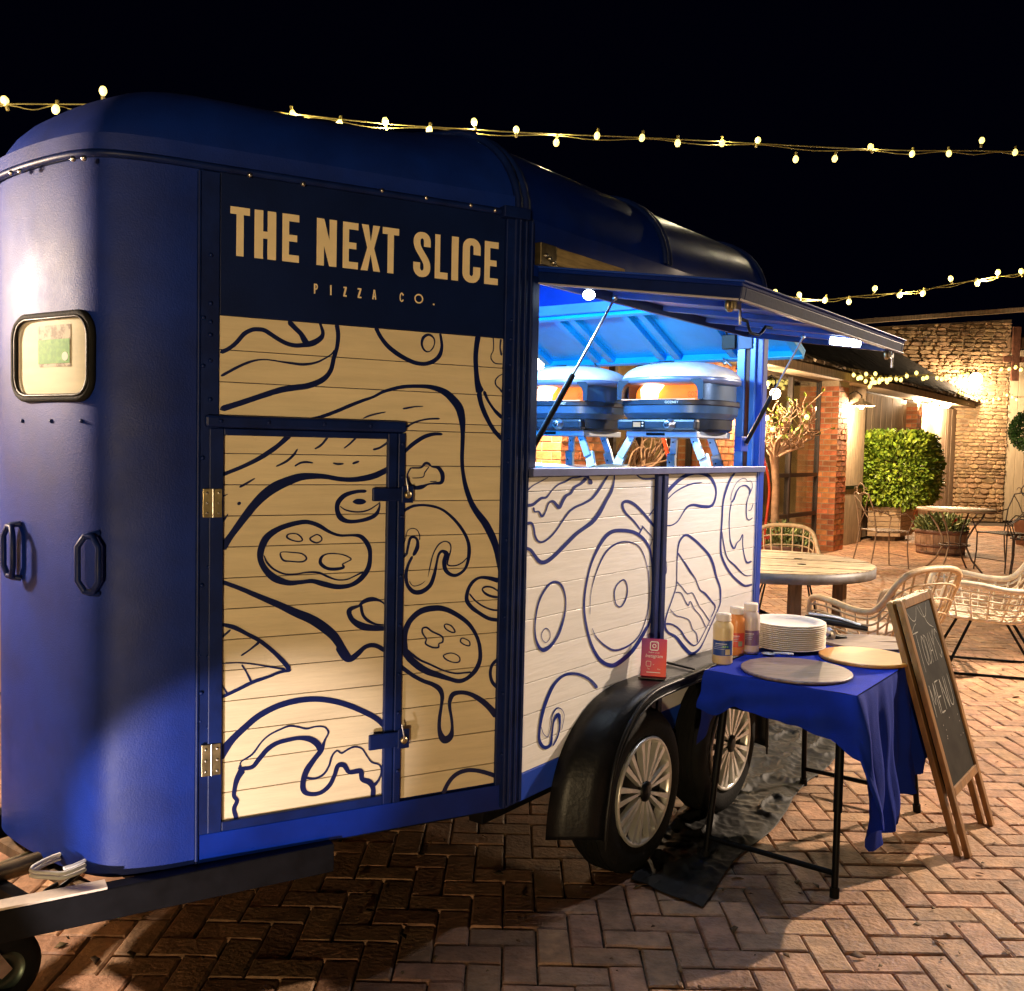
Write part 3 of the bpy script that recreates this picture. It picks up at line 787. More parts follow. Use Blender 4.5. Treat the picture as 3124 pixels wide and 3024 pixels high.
G5 = (1160, 1350, .31626, [
 [(300,245,16),(390,243,18),(430,205,26),(465,205,26),(500,235,14),(560,245,35),(600,310,42),(590,385,34),(520,395,22),(460,405,16),(400,430,40),(330,435,36),(275,390,32),(262,320,16),(280,270,14),(300,245,16)],
 [(470,235,10),(430,290,12),(410,335,10),(310,345,8)], [(480,378,10),(545,375,8)],
 [(205,675,26),(300,620,28),(400,605,22),(500,615,24),(600,650,24),(700,730,28),(790,840,30),(845,950,32),(858,1050,36),(845,1150,30),(810,1230,26),(740,1280,30),(680,1275,34),(630,1230,40),(618,1150,42),(640,1080,50),(600,1050,30),(565,1080,24),(545,1160,22),(520,1280,34),(480,1380,40),(400,1440,44),(320,1440,44),(260,1370,34),(250,1270,32),(270,1180,28),(310,1100,26)],
 [(320,1090,30),(355,1020,40),(360,950,26),(330,915,24),(290,925,26),(270,1000,24),(250,1080,24),(200,1112,26)],
 [(205,1020,18),(240,940,10),(260,860,8),(300,830,8),(350,840,8),(378,890,10),(380,940,12)],
 [(460,1300,3),(480,1200,12),(510,1080,12),(560,990,14),(620,955,12),(670,975,14),(682,1030,12),(660,1110,16),(650,1180,14),(720,1190,12),(790,1160,12),(840,1110,10)],
 [(280,1340,8),(320,1385,8),(390,1370,8),(435,1335,3)],
 [(1145,1335,50),(1050,1310,36),(960,1305,24),(890,1350,32),(845,1430,34),(835,1520,40),(880,1590,40),(960,1650,36),(1050,1700,36),(1145,1716,34)],
 [(860,1460,16),(920,1530,16),(1000,1585,16),(1080,1615,18),(1145,1620,16)],
 [(1145,1440,14),(1080,1400,16),(1020,1392,18),(985,1415,14),(1010,1455,22),(1070,1485,24),(1145,1496,22)],
])
G6 = (1160, 1800, .36913, [
 ['c',(460,150,48),(340,175,48),(250,250,44),(205,350,48),(200,440,48),(215,530,56),(290,610,60),(380,670,55),(480,705,48),(570,735,36),(650,755,34),(720,730,32),(790,660,38),(825,570,34),(820,460,30),(790,370,28),(730,280,34),(640,210,38),(550,165,42)],
 [(225,490,6),(260,530,20),(330,580,18),(420,620,16),(520,665,14),(620,690,14),(700,685,14),(750,680,16)],
 ['c',(385,312,14),(430,345,14),(510,385,14),(515,430,14),(485,445,12),(480,475,14),(430,475,14),(375,445,14),(380,405,12),(350,360,14),(350,320,14)],
 ['c',(548,283,10),(590,300,12),(618,345,12),(590,350,12),(545,325,12),(530,295,12)], ['c',(690,400,10),(735,425,10),(738,460,12),(700,455,10),(665,430,12),(668,405,12)],
 ['c',(590,522,8),(650,550,10),(655,590,12),(610,600,10),(545,575,12),(525,540,12)],
 [(150,618,36),(260,700,34),(350,750,34),(430,780,36),(490,820,44),(512,880,34),(505,960,26),(490,1060,28),(488,1150,32),(510,1220,55),(540,1240,60),(580,1210,50),(595,1150,26),(590,1070,24),(575,980,26),(575,920,32),(600,865,40),(660,848,34),(740,860,36),(830,910,46),(900,970,50),(965,1045,60)],
 [(975,570,26),(925,620,24),(910,690,26),(925,760,28),(968,808,30)],
 [(518,1690,36),(560,1600,34),(620,1530,34),(700,1495,34),(780,1492,34),(870,1510,36),(955,1540,36)],
])
mural('mural_drawing', [G1, G2, G3, G4, G5, G6], ink, QX)

# ---- lettering THE NEXT SLICE / PIZZA CO.
lm = MB(); _lk = [0]
def LQ(x, z, o=.0014): return Q(x, z, o)
zt, zb = 2.2395, 2.1065
def lw(xz): return -(QX(600 + .5357 * xz, 720) - C0).dot(DP)
def lrect(x0, x1, y0, y1, o=.0014):                       # y: 0 at base, 1 at cap height
    H_ = zt - zb; lm.add([Q(x0, zb + y0 * H_, o), Q(x1, zb + y0 * H_, o), Q(x1, zb + y1 * H_, o), Q(x0, zb + y1 * H_, o)], [(0, 1, 2, 3)])
def lpoly(pts, o=.0014):
    H_ = zt - zb; lm.add([Q(x, zb + y * H_, o) for x, y in pts], [tuple(range(len(pts)))])
def lcurve(pts, th, o=.0014):
    H_ = zt - zb; S_ = cat_rom([(x, zb + y * H_) for x, y in pts], 8); n = len(S_); A, B_ = [], []
    for i, (x, z) in enumerate(S_):
        a, b = S_[max(0, i - 1)], S_[min(n - 1, i + 1)]; dx, dz_ = b[0] - a[0], b[1] - a[1]; l = math.hypot(dx, dz_)
        t = th * (1.0 if abs(dz_) > abs(dx) else .92)
        A.append(Q(x - dz_ / l * t / 2, z + dx / l * t / 2, o)); B_.append(Q(x + dz_ / l * t / 2, z - dx / l * t / 2, o))
    lm.add(A + B_, [(i, i + 1, n + i + 1, n + i) for i in range(n - 1)])
def lcurve2(pts, th, o=.0014):
    H_ = zt - zb; S_ = [(x, zb + y * H_) for x, y in pts]; S_ = [S_[0]] + [q for p, q in zip(S_[:-1], S_[1:]) if math.hypot(p[0] - q[0], p[1] - q[1]) > 1e-4]
    n = len(S_); A, B_ = [], []
    for i, (x, z) in enumerate(S_):
        a, b = S_[max(0, i - 1)], S_[min(n - 1, i + 1)]; dx, dz_ = b[0] - a[0], b[1] - a[1]; l = math.hypot(dx, dz_)
        t = th * (.84 + .16 * abs(dz_) / l)
        A.append(Q(x - dz_ / l * t / 2, z + dx / l * t / 2, o)); B_.append(Q(x + dz_ / l * t / 2, z - dx / l * t / 2, o))
    lm.add(A + B_, [(i, i + 1, n + i + 1, n + i) for i in range(n - 1)])
def letter_(ch, z0, z1):
    a, b = lw(z0), lw(z1); w_ = a - b; st_ = min(.0295, w_ * .40); X = lambda t: a - w_ * t
    hb = .150
    if ch == 'T': lrect(X(0), X(1), 1 - hb, 1); lrect((a + b) / 2 + st_ * .47, (a + b) / 2 - st_ * .47, 0, 1 - hb)
    elif ch == 'H': lrect(X(0), a - st_, 0, 1); lrect(b + st_, b, 0, 1); lrect(a - st_, b + st_, .42, .57)
    elif ch == 'E':
        lrect(a, a - st_, 0, 1)
        for y0, y1, k in ((0, hb, 0), (1 - hb, 1, 0), (.43, .57, .12)): lrect(a - st_, b + w_ * k, y0, y1)
    elif ch == 'N': lrect(a, a - st_ * .92, 0, 1); lrect(b + st_ * .92, b, 0, 1); lpoly([(a - st_ * .92, 1), (a - st_ * .92, .42), (b + st_ * .92, 0), (b + st_ * .92, .56)])
    elif ch == 'L': lrect(a, a - st_, 0, 1); lrect(a - st_, b, 0, hb)
    elif ch == 'I': lrect(a, b, 0, 1)
    elif ch == 'X':
        m_ = (a + b) / 2; q = st_ * .47
        lpoly([(a, 1), (a - 2 * q, 1), (m_, .64), (b + 2 * q, 1), (b, 1), (m_ - q, .5), (b - .002, 0), (b + 2 * q - .002, 0), (m_, .36), (a - 2 * q + .002, 0), (a + .002, 0), (m_ + q, .5)])
    elif ch == 'C':
        c_ = st_ / 2
        mm_, ra = (a + b) / 2, (a - b) / 2 - c_
        lcurve2([(b + c_, .64), (b + c_, .72)] + [(mm_ - ra * math.cos(R(t)), .80 + .135 * math.sin(R(t))) for t in range(0, 181, 15)] + [(a - c_, .5)] + [(mm_ + ra * math.cos(R(t)), .20 - .135 * math.sin(R(t))) for t in range(0, 181, 15)] + [(b + c_, .28), (b + c_, .36)], st_)
    elif ch == 'S':
        c_ = st_ / 2
        mm_, ra = (a + b) / 2, (a - b) / 2 - c_
        sm = lambda t: t * t * (3 - 2 * t)
        lcurve2([(b + c_, .68), (b + c_, .74)] + [(mm_ - ra * math.cos(R(t)), .80 + .135 * math.sin(R(t))) for t in range(0, 181, 15)] + [(mm_ + ra - 2 * ra * sm(t / 10), .76 - .52 * t / 10) for t in range(0, 11)] + [(mm_ - ra * math.cos(R(t)), .20 - .135 * math.sin(R(t))) for t in range(0, 181, 15)] + [(a - c_, .26), (a - c_, .32)], st_)
for ch, z0, z1 in (('T', 190, 302), ('H', 328, 452), ('E', 487, 583), ('N', 683, 797), ('E', 832, 920), ('X', 939, 1043), ('T', 1058, 1152), ('S', 1235, 1333), ('L', 1358, 1432), ('I', 1453, 1492), ('C', 1516, 1618), ('E', 1641, 1720)):
    letter_(ch, z0, z1)
zt, zb = 2.053, 2.0245
def thin(pts, cl=False, th=.0048): lcurve(pts, th)
for ch, z0, z1 in (('P', 670, 694), ('I', 762, 772), ('Z', 838, 858), ('Z', 920, 942), ('A', 1004, 1027), ('C', 1160, 1184), ('O', 1244, 1296), ('.', 1350, 1362)):
    a, b = lw(z0), lw(z1); w_ = a - b; t = .0046; e = .0014
    if ch == 'I': lrect((a + b) / 2 + t / 2, (a + b) / 2 - t / 2, 0, 1)
    elif ch == 'P': lrect(a, a - t, 0, 1); lcurve([(a - t, .92), (b + t, .92), (b + t * .5, .7), (b + t, .48), (a - t, .48)], t * .8)
    elif ch == 'Z': lrect(a, b, .85, 1); lrect(a, b, 0, .15); lpoly([(b + t * 1.2, .85), (b, .85), (a - t * 1.2, .15), (a, .15)])
    elif ch == 'A': m_ = (a + b) / 2; lpoly([(m_ + t * .6, 1), (m_ - t * .6, 1), (b, 0), (b + t * .9, 0), (m_, .75), (a - t * .9, 0), (a, 0)]); lrect(m_ + w_ * .22, m_ - w_ * .22, .25, .38, .0017)
    elif ch == 'C': lcurve([(b + .001, .72), ((a + b) / 2, .93), (a - t / 2, .7), (a - t / 2, .3), ((a + b) / 2, .07), (b + .001, .28)], t * .85)
    elif ch == 'O':
        m_ = (a + b) / 2; rr_ = .0145; n = 24; cz = (zt + zb) / 2 + .001
        V_ = [Q(m_ + math.cos(k * 2 * math.pi / n) * r_, cz + math.sin(k * 2 * math.pi / n) * r_, .0014) for r_ in (rr_, rr_ - .0042) for k in range(n)]
        lm.add(V_, [(k, (k + 1) % n, n + (k + 1) % n, n + k) for k in range(n)])
    elif ch == '.': lrect((a + b) / 2 + .0028, (a + b) / 2 - .0028, 0, .17)
tag(part('sign_lettering', lm, letter, fixn=False), kind='stuff')
# ---- nose window, handles
def nose_pt(px, z, o=0.0):
    """point of the nose outline that the photograph shows at column px"""
    best = None
    for i in range(len(NS_) - 1):
        for k in range(8):
            t = k / 8; u = NS_[i][0] * (1 - t) + NS_[i + 1][0] * t; v = NS_[i][1] * (1 - t) + NS_[i + 1][1] * t
            du, dv = NS_[i + 1][0] - NS_[i][0], NS_[i + 1][1] - NS_[i][1]; l = math.hypot(du, dv)
            q = W(u, v, z); d = q - CO; x = CX + F * d.dot(CR) / d.dot(_f)
            if v < -1.03: continue
            if best is None or abs(x - px) < best[0]: best = (abs(x - px), u, v, du / l, dv / l)
    _, u, v, du, dv = best
    nrm = DS * dv - NS * du                      # outward
    if nrm.dot(W(u, v) - W(-.3, -.82)) < 0: nrm = -nrm
    return W(u, v, z) + nrm * o, nrm
def z_at(px, py):
    z = 1.8
    for _ in range(12):
        q, _n = nose_pt(px, z); d = q - CO; dd = ray(px, py); z = HC + dd.z * (math.hypot(d.x, d.y) / math.hypot(dd.x, dd.y))
    return z
WX0, WX1 = 52, 284
wz0, wz1 = z_at(168, 1216), z_at(168, 962)
def wfn(a, b, o):                                # a 0..1 across, b 0..1 up
    q, nr = nose_pt(WX0 + (WX1 - WX0) * a, 1.8, 0); q = q + nr * o; q.z = wz0 + (wz1 - wz0) * b; return q
def rrect(r=.2, n=6, ins=0.0, ry=None):
    ry = ry or r; P = []
    for cx, cy, a0 in ((1 - r, 1 - ry, 0), (r, 1 - ry, 90), (r, ry, 180), (1 - r, ry, 270)):
        for k in range(n + 1):
            t = R(a0 + 90 * k / n); x = cx + r * math.cos(t); y = cy + ry * math.sin(t)
            P.append((.5 + (x - .5) * (1 - 2 * ins), .5 + (y - .5) * (1 - 2 * ins)))
    return P
wl_a = (wfn(0, .5, 0) - wfn(1, .5, 0)).length; wl_b = wz1 - wz0
rr_a, rr_b = .055 / wl_a, .055 / wl_b
WF = part('nose_window', MB().tube([wfn(a, b, .006) for a, b in rrect(rr_a, 6, 0, rr_b)], .0105, 8, closed=True), rubber)
obj('window_seal', MB().tube([wfn(a, b, .012) for a, b in rrect(rr_a, 6, .035, rr_b)], .005, 6, closed=True), blackp, WF)
def wsheet(o, ins, m, nm, a0=0, a1=1, b0=0, b1=1):
    mb = MB(); mb.grid(lambda a, b: wfn(a0 + (a1 - a0) * (ins + (1 - 2 * ins) * a), b0 + (b1 - b0) * (ins + (1 - 2 * ins) * b), o), 10, 1)
    return obj(nm, mb, m, WF, fixn=False)
wsheet(.0025, .035, mat('window_reflection', (0.66, 0.54, 0.38), .6, emit=(.85, .70, .48), estr=.10, var=.12, scale=3, stretch=(1, 1, 8)), 'reflection_board')  # glowing cream board standing in for the bright reflection in the pane
ps = wsheet(.004, 0, mat('poster_brown', (0.16, 0.08, 0.05), .6, var=.9, scale=45, col2=(.55, .42, .33), ramp=(.42, .56)), 'poster', .30, .72, .38, .88)
mb = MB(); mb.grid(lambda a, b: wfn(.30 + .41 * a, .42 + .29 * b, .005), 8, 1)
obj('poster_panel', mb, mat('poster_green', (0.06, 0.26, 0.03), .6, var=.5, scale=70, col2=(.14, .38, .06), ramp=(.45, .6)), WF, fixn=False)
mb = MB(); mb.lathe([(0, 0), (.012, 0)], wfn(.655, .5, .0062), nose_pt(230, 1.8)[1], 14); obj('poster_badge', mb, white_p, WF)
mb = MB(); mb.grid(lambda a, b: wfn(.035 + .93 * a, .035 + .93 * b, .0105), 14, 1)
gl2 = glass_m.copy(); gl2.name = 'reflective_glass'
for nd in gl2.node_tree.nodes:
    if nd.type == 'MATH' and nd.operation == 'ADD': nd.inputs[1].default_value = 0.0
obj('pane', mb, gl2, WF)
def nose_handle(px, py0, py1, hw=.026):
    z1_, z0_ = z_at(px, py0), z_at(px, py1); q, nr = nose_pt(px, (z0_ + z1_) / 2); q.z = 0
    tng = nr.cross(Z)
    H = part('nose_handle', MB().tube([q + tng * x + nr * y + Z * z for x, y, z in ((-.012, .004, z1_), (0, .024, z1_ - .004), (.012, .030, z1_ - .008), (.030, .034, z1_ - .036), (.030, .034, z0_ + .036), (.012, .030, z0_ + .008), (0, .024, z0_ + .004), (-.012, .004, z0_))], .0085, 8), paint_trim)
    obj('grip', MB().tube([q + tng * x + nr * y + Z * z for x, y, z in ((.012, .030, z1_ - .008), (-.012, .030, z1_ - .008), (-.030, .034, z1_ - .036), (-.030, .034, z0_ + .036), (-.012, .030, z0_ + .008), (.012, .030, z0_ + .008))], .0085, 8), paint_trim, H)
    mb = MB()
    mb.prism([(-.026, z0_ + .034), (-.010, z0_ + .008), (.010, z0_ + .008), (.026, z0_ + .034), (.026, z1_ - .034), (.010, z1_ - .008), (-.010, z1_ - .008), (-.026, z1_ - .034)], lambda a, b, c: q + tng * a + nr * c + Z * b, -.01, .008)
    obj('backplate', mb, paint_rough, H)
nose_handle(292, 1625, 1810); nose_handle(62, 1596, 1762)
for px_ in (70, 158, 250):
    z = z_at(px_, 1285); q, nr = nose_pt(px_, z); rivet(q + nr * .001, s=.9)
for px_, py_ in ((612, 1080), (615, 1560), (610, 2000), (611, 2200)):
    rivet(QX(px_, py_, .002), s=.9)

# ---- serving side
zs = zlist(.508, 1.500, SX(1605.9, 1599.9).z, .1072)
SP = B('serving_panel', Sf, .060, .945, -.030, -.013, .505, 1.502, paint_trim, bevel=0)
planks(SP, Sf, .0645, .942, zs, cream_pale)
SP2 = B('serving_panel', Sf, 1.028, 1.975, -.030, -.013, .505, 1.502, paint_trim, bevel=0)
planks(SP2, Sf, 1.030, 1.972, zlist(.508, 1.500, SX(2036, 1559.7).z, .1072), cream_pale)
B('side_sill', Sf, .064, 1.972, -.03, .003, .415, .508, paint_bright)
B('panel_post', Sf, .940, 1.032, -.012, .016, .50, 1.502, paint_trim, bevel=.004)
mb = MB(); mb.tube([W(.986, .0175, .51), W(.986, .0175, 1.5)], .006, 6); part('post_rib', mb, paint_trim)
B('rear_post', Sf, 1.970, 2.030, -.06, .012, .415, 2.335, paint_bright, bevel=.006)
for k in range(60):                                          # the beaded hinge strip down the rear post
    if k % 1 == 0: inst('rivet', rivet_bm, W(2.034, -.02, .5 + k * .017), TR, scale=(.8, .8, .8))
alum = mat('blue_grey_angle', (0.16, 0.18, 0.34), 0.35, metal=.6, var=.15, scale=7)
B('counter_edge', Sf, .066, 2.0, -.02, .030, 1.503, 1.530, alum, bevel=.002)
B('hatch_header', Sf, .066, 1.972, -.04, .004, 2.155, 2.335, paint, bevel=.002)
B('hatch_jamb', Sf, .066, .106, -.045, .010, 1.53, 2.155, paint_trim)
B('timber_packer', lambda a, o, z: W(a, o, z), .10, .62, .006, .026, 2.205, 2.262, mat('pine_packer', (.42, .30, .14), .6, var=.4, scale=6, stretch=(1, 1, 9)))
hb = B('flap_bracket', Sf, .075, .165, .006, .034, 2.19, 2.262, brass)
for a, z in ((.10, 2.222), (.125, 2.215), (.145, 2.205)): mb = MB(); mb.ball(W(a, .035, z), .008, 8); obj('bolt', mb, steel, hb)
mural('mural_drawing', [
 (1560, 1400, .31626, [
 [(135,330,8),(200,265,10),(280,220,10),(355,180,8)],
 [(130,450,30),(200,445,30),(250,410,26),(290,380,26),(340,370,20),(390,310,10),(450,250,16),(520,220,20),(580,185,16),(640,180,14),(700,165,20),(750,180,24)],
 [(215,470,20),(225,510,14),(265,510,16),(295,555,24),(330,510,14),(360,430,16),(400,410,26),(440,450,30),(465,470,30),(500,400,30),(530,355,30),(575,330,24),(610,275,26),(670,240,26),(720,190,40)],
 [(130,632,32),(190,620,26),(215,660,18),(228,740,20),(260,795,20),(310,800,20),(380,750,18),(440,680,16),(500,590,16),(560,510,20),(620,465,22),(700,430,22),(780,380,24),(850,290,26),(900,210,22),(945,140,14)],
 [(125,856,30),(185,880,32),(230,940,32),(280,995,38),(340,990,40),(420,930,36),(520,830,36),(620,730,36),(700,670,36),(780,610,40),(850,520,40),(910,410,32),(965,310,30),(990,220,16),(995,140,14)],
 ['c',(440,1190,24),(490,1230,20),(520,1320,14),(525,1420,12),(505,1540,20),(460,1680,26),(400,1780,28),(330,1840,40),(280,1830,30),(240,1750,20),(228,1640,14),(240,1500,14),(270,1370,18),(320,1270,20),(380,1200,20)],
 ['c',(335,1635,10),(372,1670,6),(372,1730,6),(335,1772,6),(298,1740,6),(295,1680,6)],
 [(1225,740,14),(1270,655,14)], [(1250,690,14),(1180,600,18),(1100,520,22),(1072,450,24),(1090,415,28),(1140,415,30),(1200,450,28),(1270,520,28),(1330,590,24),(1385,665,20)],
 [(1260,645,10),(1310,700,10),(1360,765,6),(1340,840,8),(1325,860,10)], [(1330,550,10),(1385,470,10)],
 [(720,205,8),(745,190,14),(765,225,50),(780,215,10)],
 ]),
 (1550, 1400, .5273, [
 ['c',(640,415,22),(740,430,20),(810,500,14),(832,600,10),(835,760,10),(825,920,10),(790,1000,18),(720,1110,22),(640,1180,26),(590,1195,24),(530,1160,20),(480,1070,16),(450,950,14),(440,850,12),(450,740,12),(480,610,12),(530,500,18),(580,435,22)],
 [(475,900,3),(480,780,3),(510,660,6),(560,550,10),(620,495,10),(690,480,8),(760,510,6),(800,600,4),(815,700,4),(815,830,4),(800,920,4),(760,1020,6),(700,1080,10),(620,1108,12),(560,1080,10),(510,1030,6),(487,980,3)],
 ['c',(670,700,8),(690,740,6),(685,800,8),(655,855,8),(625,840,6),(615,780,6),(630,730,8)],
 [(515,1325,20),(470,1275,16),(400,1245,16),(330,1250,16),(270,1300,18),(225,1390,20),(195,1490,18),(180,1590,14),(185,1640,18),(210,1670,20),(245,1655,16),(255,1590,10),(265,1520,10),(290,1480,24),(300,1530,10),(290,1600,8),(260,1660,8)],
 [(190,1545,3),(205,1590,4),(230,1608,4),(245,1560,4),(255,1490,6),(280,1445,8),(310,1450,4),(325,1490,3),(310,1570,3)],
 [(735,85,6),(780,115,10),(858,113,10)],
 ]),
 (1980, 1400, .31621, [
 [(150,350,36),(230,260,34),(310,190,34),(400,145,34),(500,138,36),(580,170,34),(630,240,24),(648,320,16),(635,400,18),(600,455,26),(520,460,30),(430,445,24),(370,465,18),(330,520,10),(280,600,10),(220,640,12),(145,645,12)],
 [(148,428,8),(230,340,10),(320,280,14),(420,240,14),(515,228,6)],
 ['c',(355,735,22),(430,775,24),(510,850,24),(580,930,24),(620,1020,24),(650,1140,20),(685,1240,18),(690,1340,14),(680,1420,10),(600,1600,10),(530,1760,10),(480,1840,20),(410,1880,30),(340,1820,34),(260,1720,26),(180,1670,22),(155,1590,16),(180,1480,12),(230,1340,10),(265,1220,8),(270,1080,8),(275,920,10),(295,800,16)],
 [(280,910,16),(315,960,12),(350,1010,16),(400,1090,18),(450,1160,10),(490,1260,12),(540,1300,20),(600,1370,16),(640,1430,10),(600,1530,8)],
 [(270,1185,8),(320,1240,8),(370,1300,8),(420,1295,8),(460,1370,8),(490,1430,8),(530,1480,8),(585,1565,8)],
 [(255,1290,8),(310,1295,8),(350,1370,8),(380,1415,10),(400,1375,8),(440,1450,8),(500,1520,8),(550,1630,8)],
 [(205,1450,6),(260,1510,8),(330,1530,8),(390,1560,8),(420,1640,8),(460,1690,8),(470,1770,8)],
 [(165,1590,20),(230,1600,14),(300,1650,14),(360,1740,16),(430,1800,12),(480,1770,8),(540,1660,6),(600,1540,6)],
 [(850,105,14),(790,190,20),(745,300,20),(715,430,14),(705,600,14),(695,750,14),(695,900,16),(730,1010,20),(790,1110,20),(870,1190,22),(930,1225,20),(995,1212,18)],
 [(705,700,6),(725,840,10),(760,960,10),(830,1030,16),(890,1095,12),(940,1128,8),(995,1122,8)],
 [(790,400,6),(800,330,4),(840,240,4),(890,195,6),(930,190,5),(950,215,5),(985,215,5),(1000,260,5),(985,310,6),(960,370,6),(945,430,8),(940,500,8),(945,570,8),(970,590,8),(1000,568,8)],
 [(795,420,16),(820,390,14),(850,310,12),(890,265,10),(940,260,14),(975,300,12),(970,340,10)],
 [(795,430,10),(780,520,8),(775,620,8),(780,740,8),(790,810,14),(820,865,16),(850,810,10),(880,780,10),(905,730,8),(905,830,8),(920,930,10),(945,1000,18),(990,988,18)],
 [(1008,430,5),(985,490,6),(960,500,6)],
 [(146,920,4),(170,1010,5),(165,1100,10),(142,1115,12)],
 ])], ink_blue, SX)

# ---- raised serving hatch (flap): a along the side, b out from its hinge, c up through its thickness
FPH = R(8.5)
FB = NS * math.cos(FPH) - Z * math.sin(FPH); FC = NS * math.sin(FPH) + Z * math.cos(FPH)
def FL(a, b, c): return W(.10, .008, 2.185) + DS * a + FB * b + FC * c
FLAP = part('serving_hatch', MB().bx(FL, 0, 1.66, 0, .72, -.012, 0), paint, bevel=.002)
flap_in = mat('hatch_inner_paint', (0.012, 0.035, 0.22), 0.4, var=.25, scale=5)
for a0, a1, b0, b1 in ((0, .028, .0, .72), (1.632, 1.66, .0, .72), (.028, 1.632, .692, .72), (.028, 1.632, 0, .03)):
    B('hatch_frame', FL, a0, a1, b0, b1, -.052, -.012, paint_trim, FLAP)
for a0 in (.10, .42, .80, 1.18, 1.48): B('hatch_rib', FL, a0, a0 + .045, .03, .692, -.036, -.012, flap_in, FLAP)
B('hatch_lining', FL, .028, 1.632, .03, .692, -.018, -.0125, flap_in, FLAP, bevel=0)
B('hatch_trim', FL, -.004, 1.664, -.004, .726, .0, .006, paint_bright, FLAP, bevel=.002)
mb = MB(); mb.tube([FL(-.002, .0, -.05), FL(-.002, .715, -.05)], .0035, 6); mb.tube([FL(0, .722, -.05), FL(1.66, .722, -.05)], .0035, 6); obj('edge_bead', mb, mat('pale_edge', (.45, .42, .5), .4), FLAP)
def catch(p, par, s=1.0):
    c_ = obj('hatch_catch', MB().lathe([(0, 0), (.020 * s, 0), (.020 * s, .012), (0, .014)], p, -NS, 12), brass, par)
    obj('catch_plate', MB().box(p + Z * .005 + DS * .03 * s, (.035 * s, .02, .03 * s), (DS, NS, Z)), steel, c_)
    obj('catch_arm', MB().tube([p + DS * .05 * s, p + DS * .062 * s - Z * .012, p + DS * .062 * s - Z * .05 * s], .0045 * s, 6), steel, c_)
catch(FL(.05, .672, -.062), FLAP); catch(FL(1.60, .68, -.066), FLAP)
HD = obj('pull_handle', MB().tube([FL(.72, .40, -.046), FL(.78, .40, -.048), FL(.80, .40, -.07), FL(.83, .40, -.085), FL(.90, .40, -.085), FL(.93, .40, -.07), FL(.95, .40, -.048), FL(1.01, .40, -.046)], .006, 8), black, FLAP)
LEDM = obj('strip_lamp', MB().tube([FL(1.40, .50, -.046), FL(1.40, .62, -.046)], .016, 10), led_m, FLAP)
point('strip_light', FL(1.40, .56, -.075), 26, (0.85, 0.88, 1.0), .03, LEDM, spot=165, to=FL(1.2, .50, -2), blend=.3)
def strut(p, q, par):
    p, q = Vector(p), Vector(q); m_ = p + (q - p) * .47
    s_ = obj('gas_strut', MB().tube([p, m_], .0105, 8), blackp, par); obj('strut_joint', MB().ball(p, .012, 8), steel, s_)
    obj('strut_rod', MB().tube([m_, q], .0045, 8), steel, s_)
    obj('strut_joint', MB().ball(q, .010, 8), steel, s_)
strut(W(.11, -.005, 1.60), FL(.33, .10, -.045), TR)
strut(W(1.80, .012, 1.64), FL(1.35, .40, -.045) , TR)
B('strut_bracket', Sf, 1.76, 1.84, -.03, .006, 1.60, 1.67, paint_bright)

# ---- inside of the trailer
B('far_side_wall', Sf, .0, 2.0, -1.64, -1.605, .43, 2.335, inner_blue, bevel=0)
part('front_bulkhead', MB().prism([(-.82 + (v + .82) * .965, z - .03) for v, z in PROF] + [(-1.60, .44), (-.04, .44)], lambda a, b, c: W(c, a, b), .0, .02), inner_blue)
B('inner_side_lining', Sf, .0, 1.97, -.045, -.032, .44, 1.50, inner_blue, bevel=0)
B('rear_half_door', Sf, 1.965, 2.0, -1.60, -.05, .44, 1.455, inner_blue)
frame_b = mat('pale_blue_frame', (0.05, 0.20, 0.72), 0.3, metal=.1, var=.15, scale=5)
for v0, v1 in ((-.050, -.022), (-.118, -.076), (-1.60, -1.55)):
    B('rear_door_post', Sf, 1.955, 1.99, v0, v1, 1.455, 2.335, frame_b)
B('rear_door_seal', Sf, 1.965, 1.985, -.075, -.051, 1.455, 2.335, mat('rust_red_seal', (.08, .02, .01), .6))
B('rear_header', Sf, 1.95, 2.0, -1.60, -.05, 2.335, 2.39, frame_b)
mb = MB(); mb.prism([(v, z) for v, z in PROF], lambda a, b, c: W(c, a, b) , 1.992, 2.005); 
mb2 = MB(); m0 = [(v, z) for v, z in PROF if z > 2.0]
part('rear_gable', MB().prism([( -.82 + (v + .82) * .99, max(z, 2.39)) for v, z in PROF], lambda a, b, c: W(c, a, b), 1.985, 2.0), paint)
lk = part('rear_lock_box', MB().bx(Sf, 1.93, 1.955, -.19, -.12, 2.10, 2.17), black, bevel=.003)
obj('lock_plate', MB().bx(Sf, 1.945, 1.953, -.11, -.04, 2.10, 2.17), mat('dull_zinc', (.07, .11, .20), .6), lk)
obj('lock_lever', MB().tube([W(1.94, -.17, 2.17), W(1.94, -.19, 2.25), W(1.94, -.2, 2.27)], .005, 6), black, lk)
WORK = B('worktop', Sf, 1.36, 1.95, -1.55, -.05, 1.475, 1.508, mat('brushed_worktop', (.5, .5, .52), .3, metal=.9, var=.1, scale=9))
B('worktop_shelf', Sf, .06, 1.36, -.40, -.046, 1.475, 1.506, MATS['brushed_worktop'])
B('under_cabinet', Sf, 1.45, 1.93, -1.50, -.10, .44, 1.474, white_p, WORK)
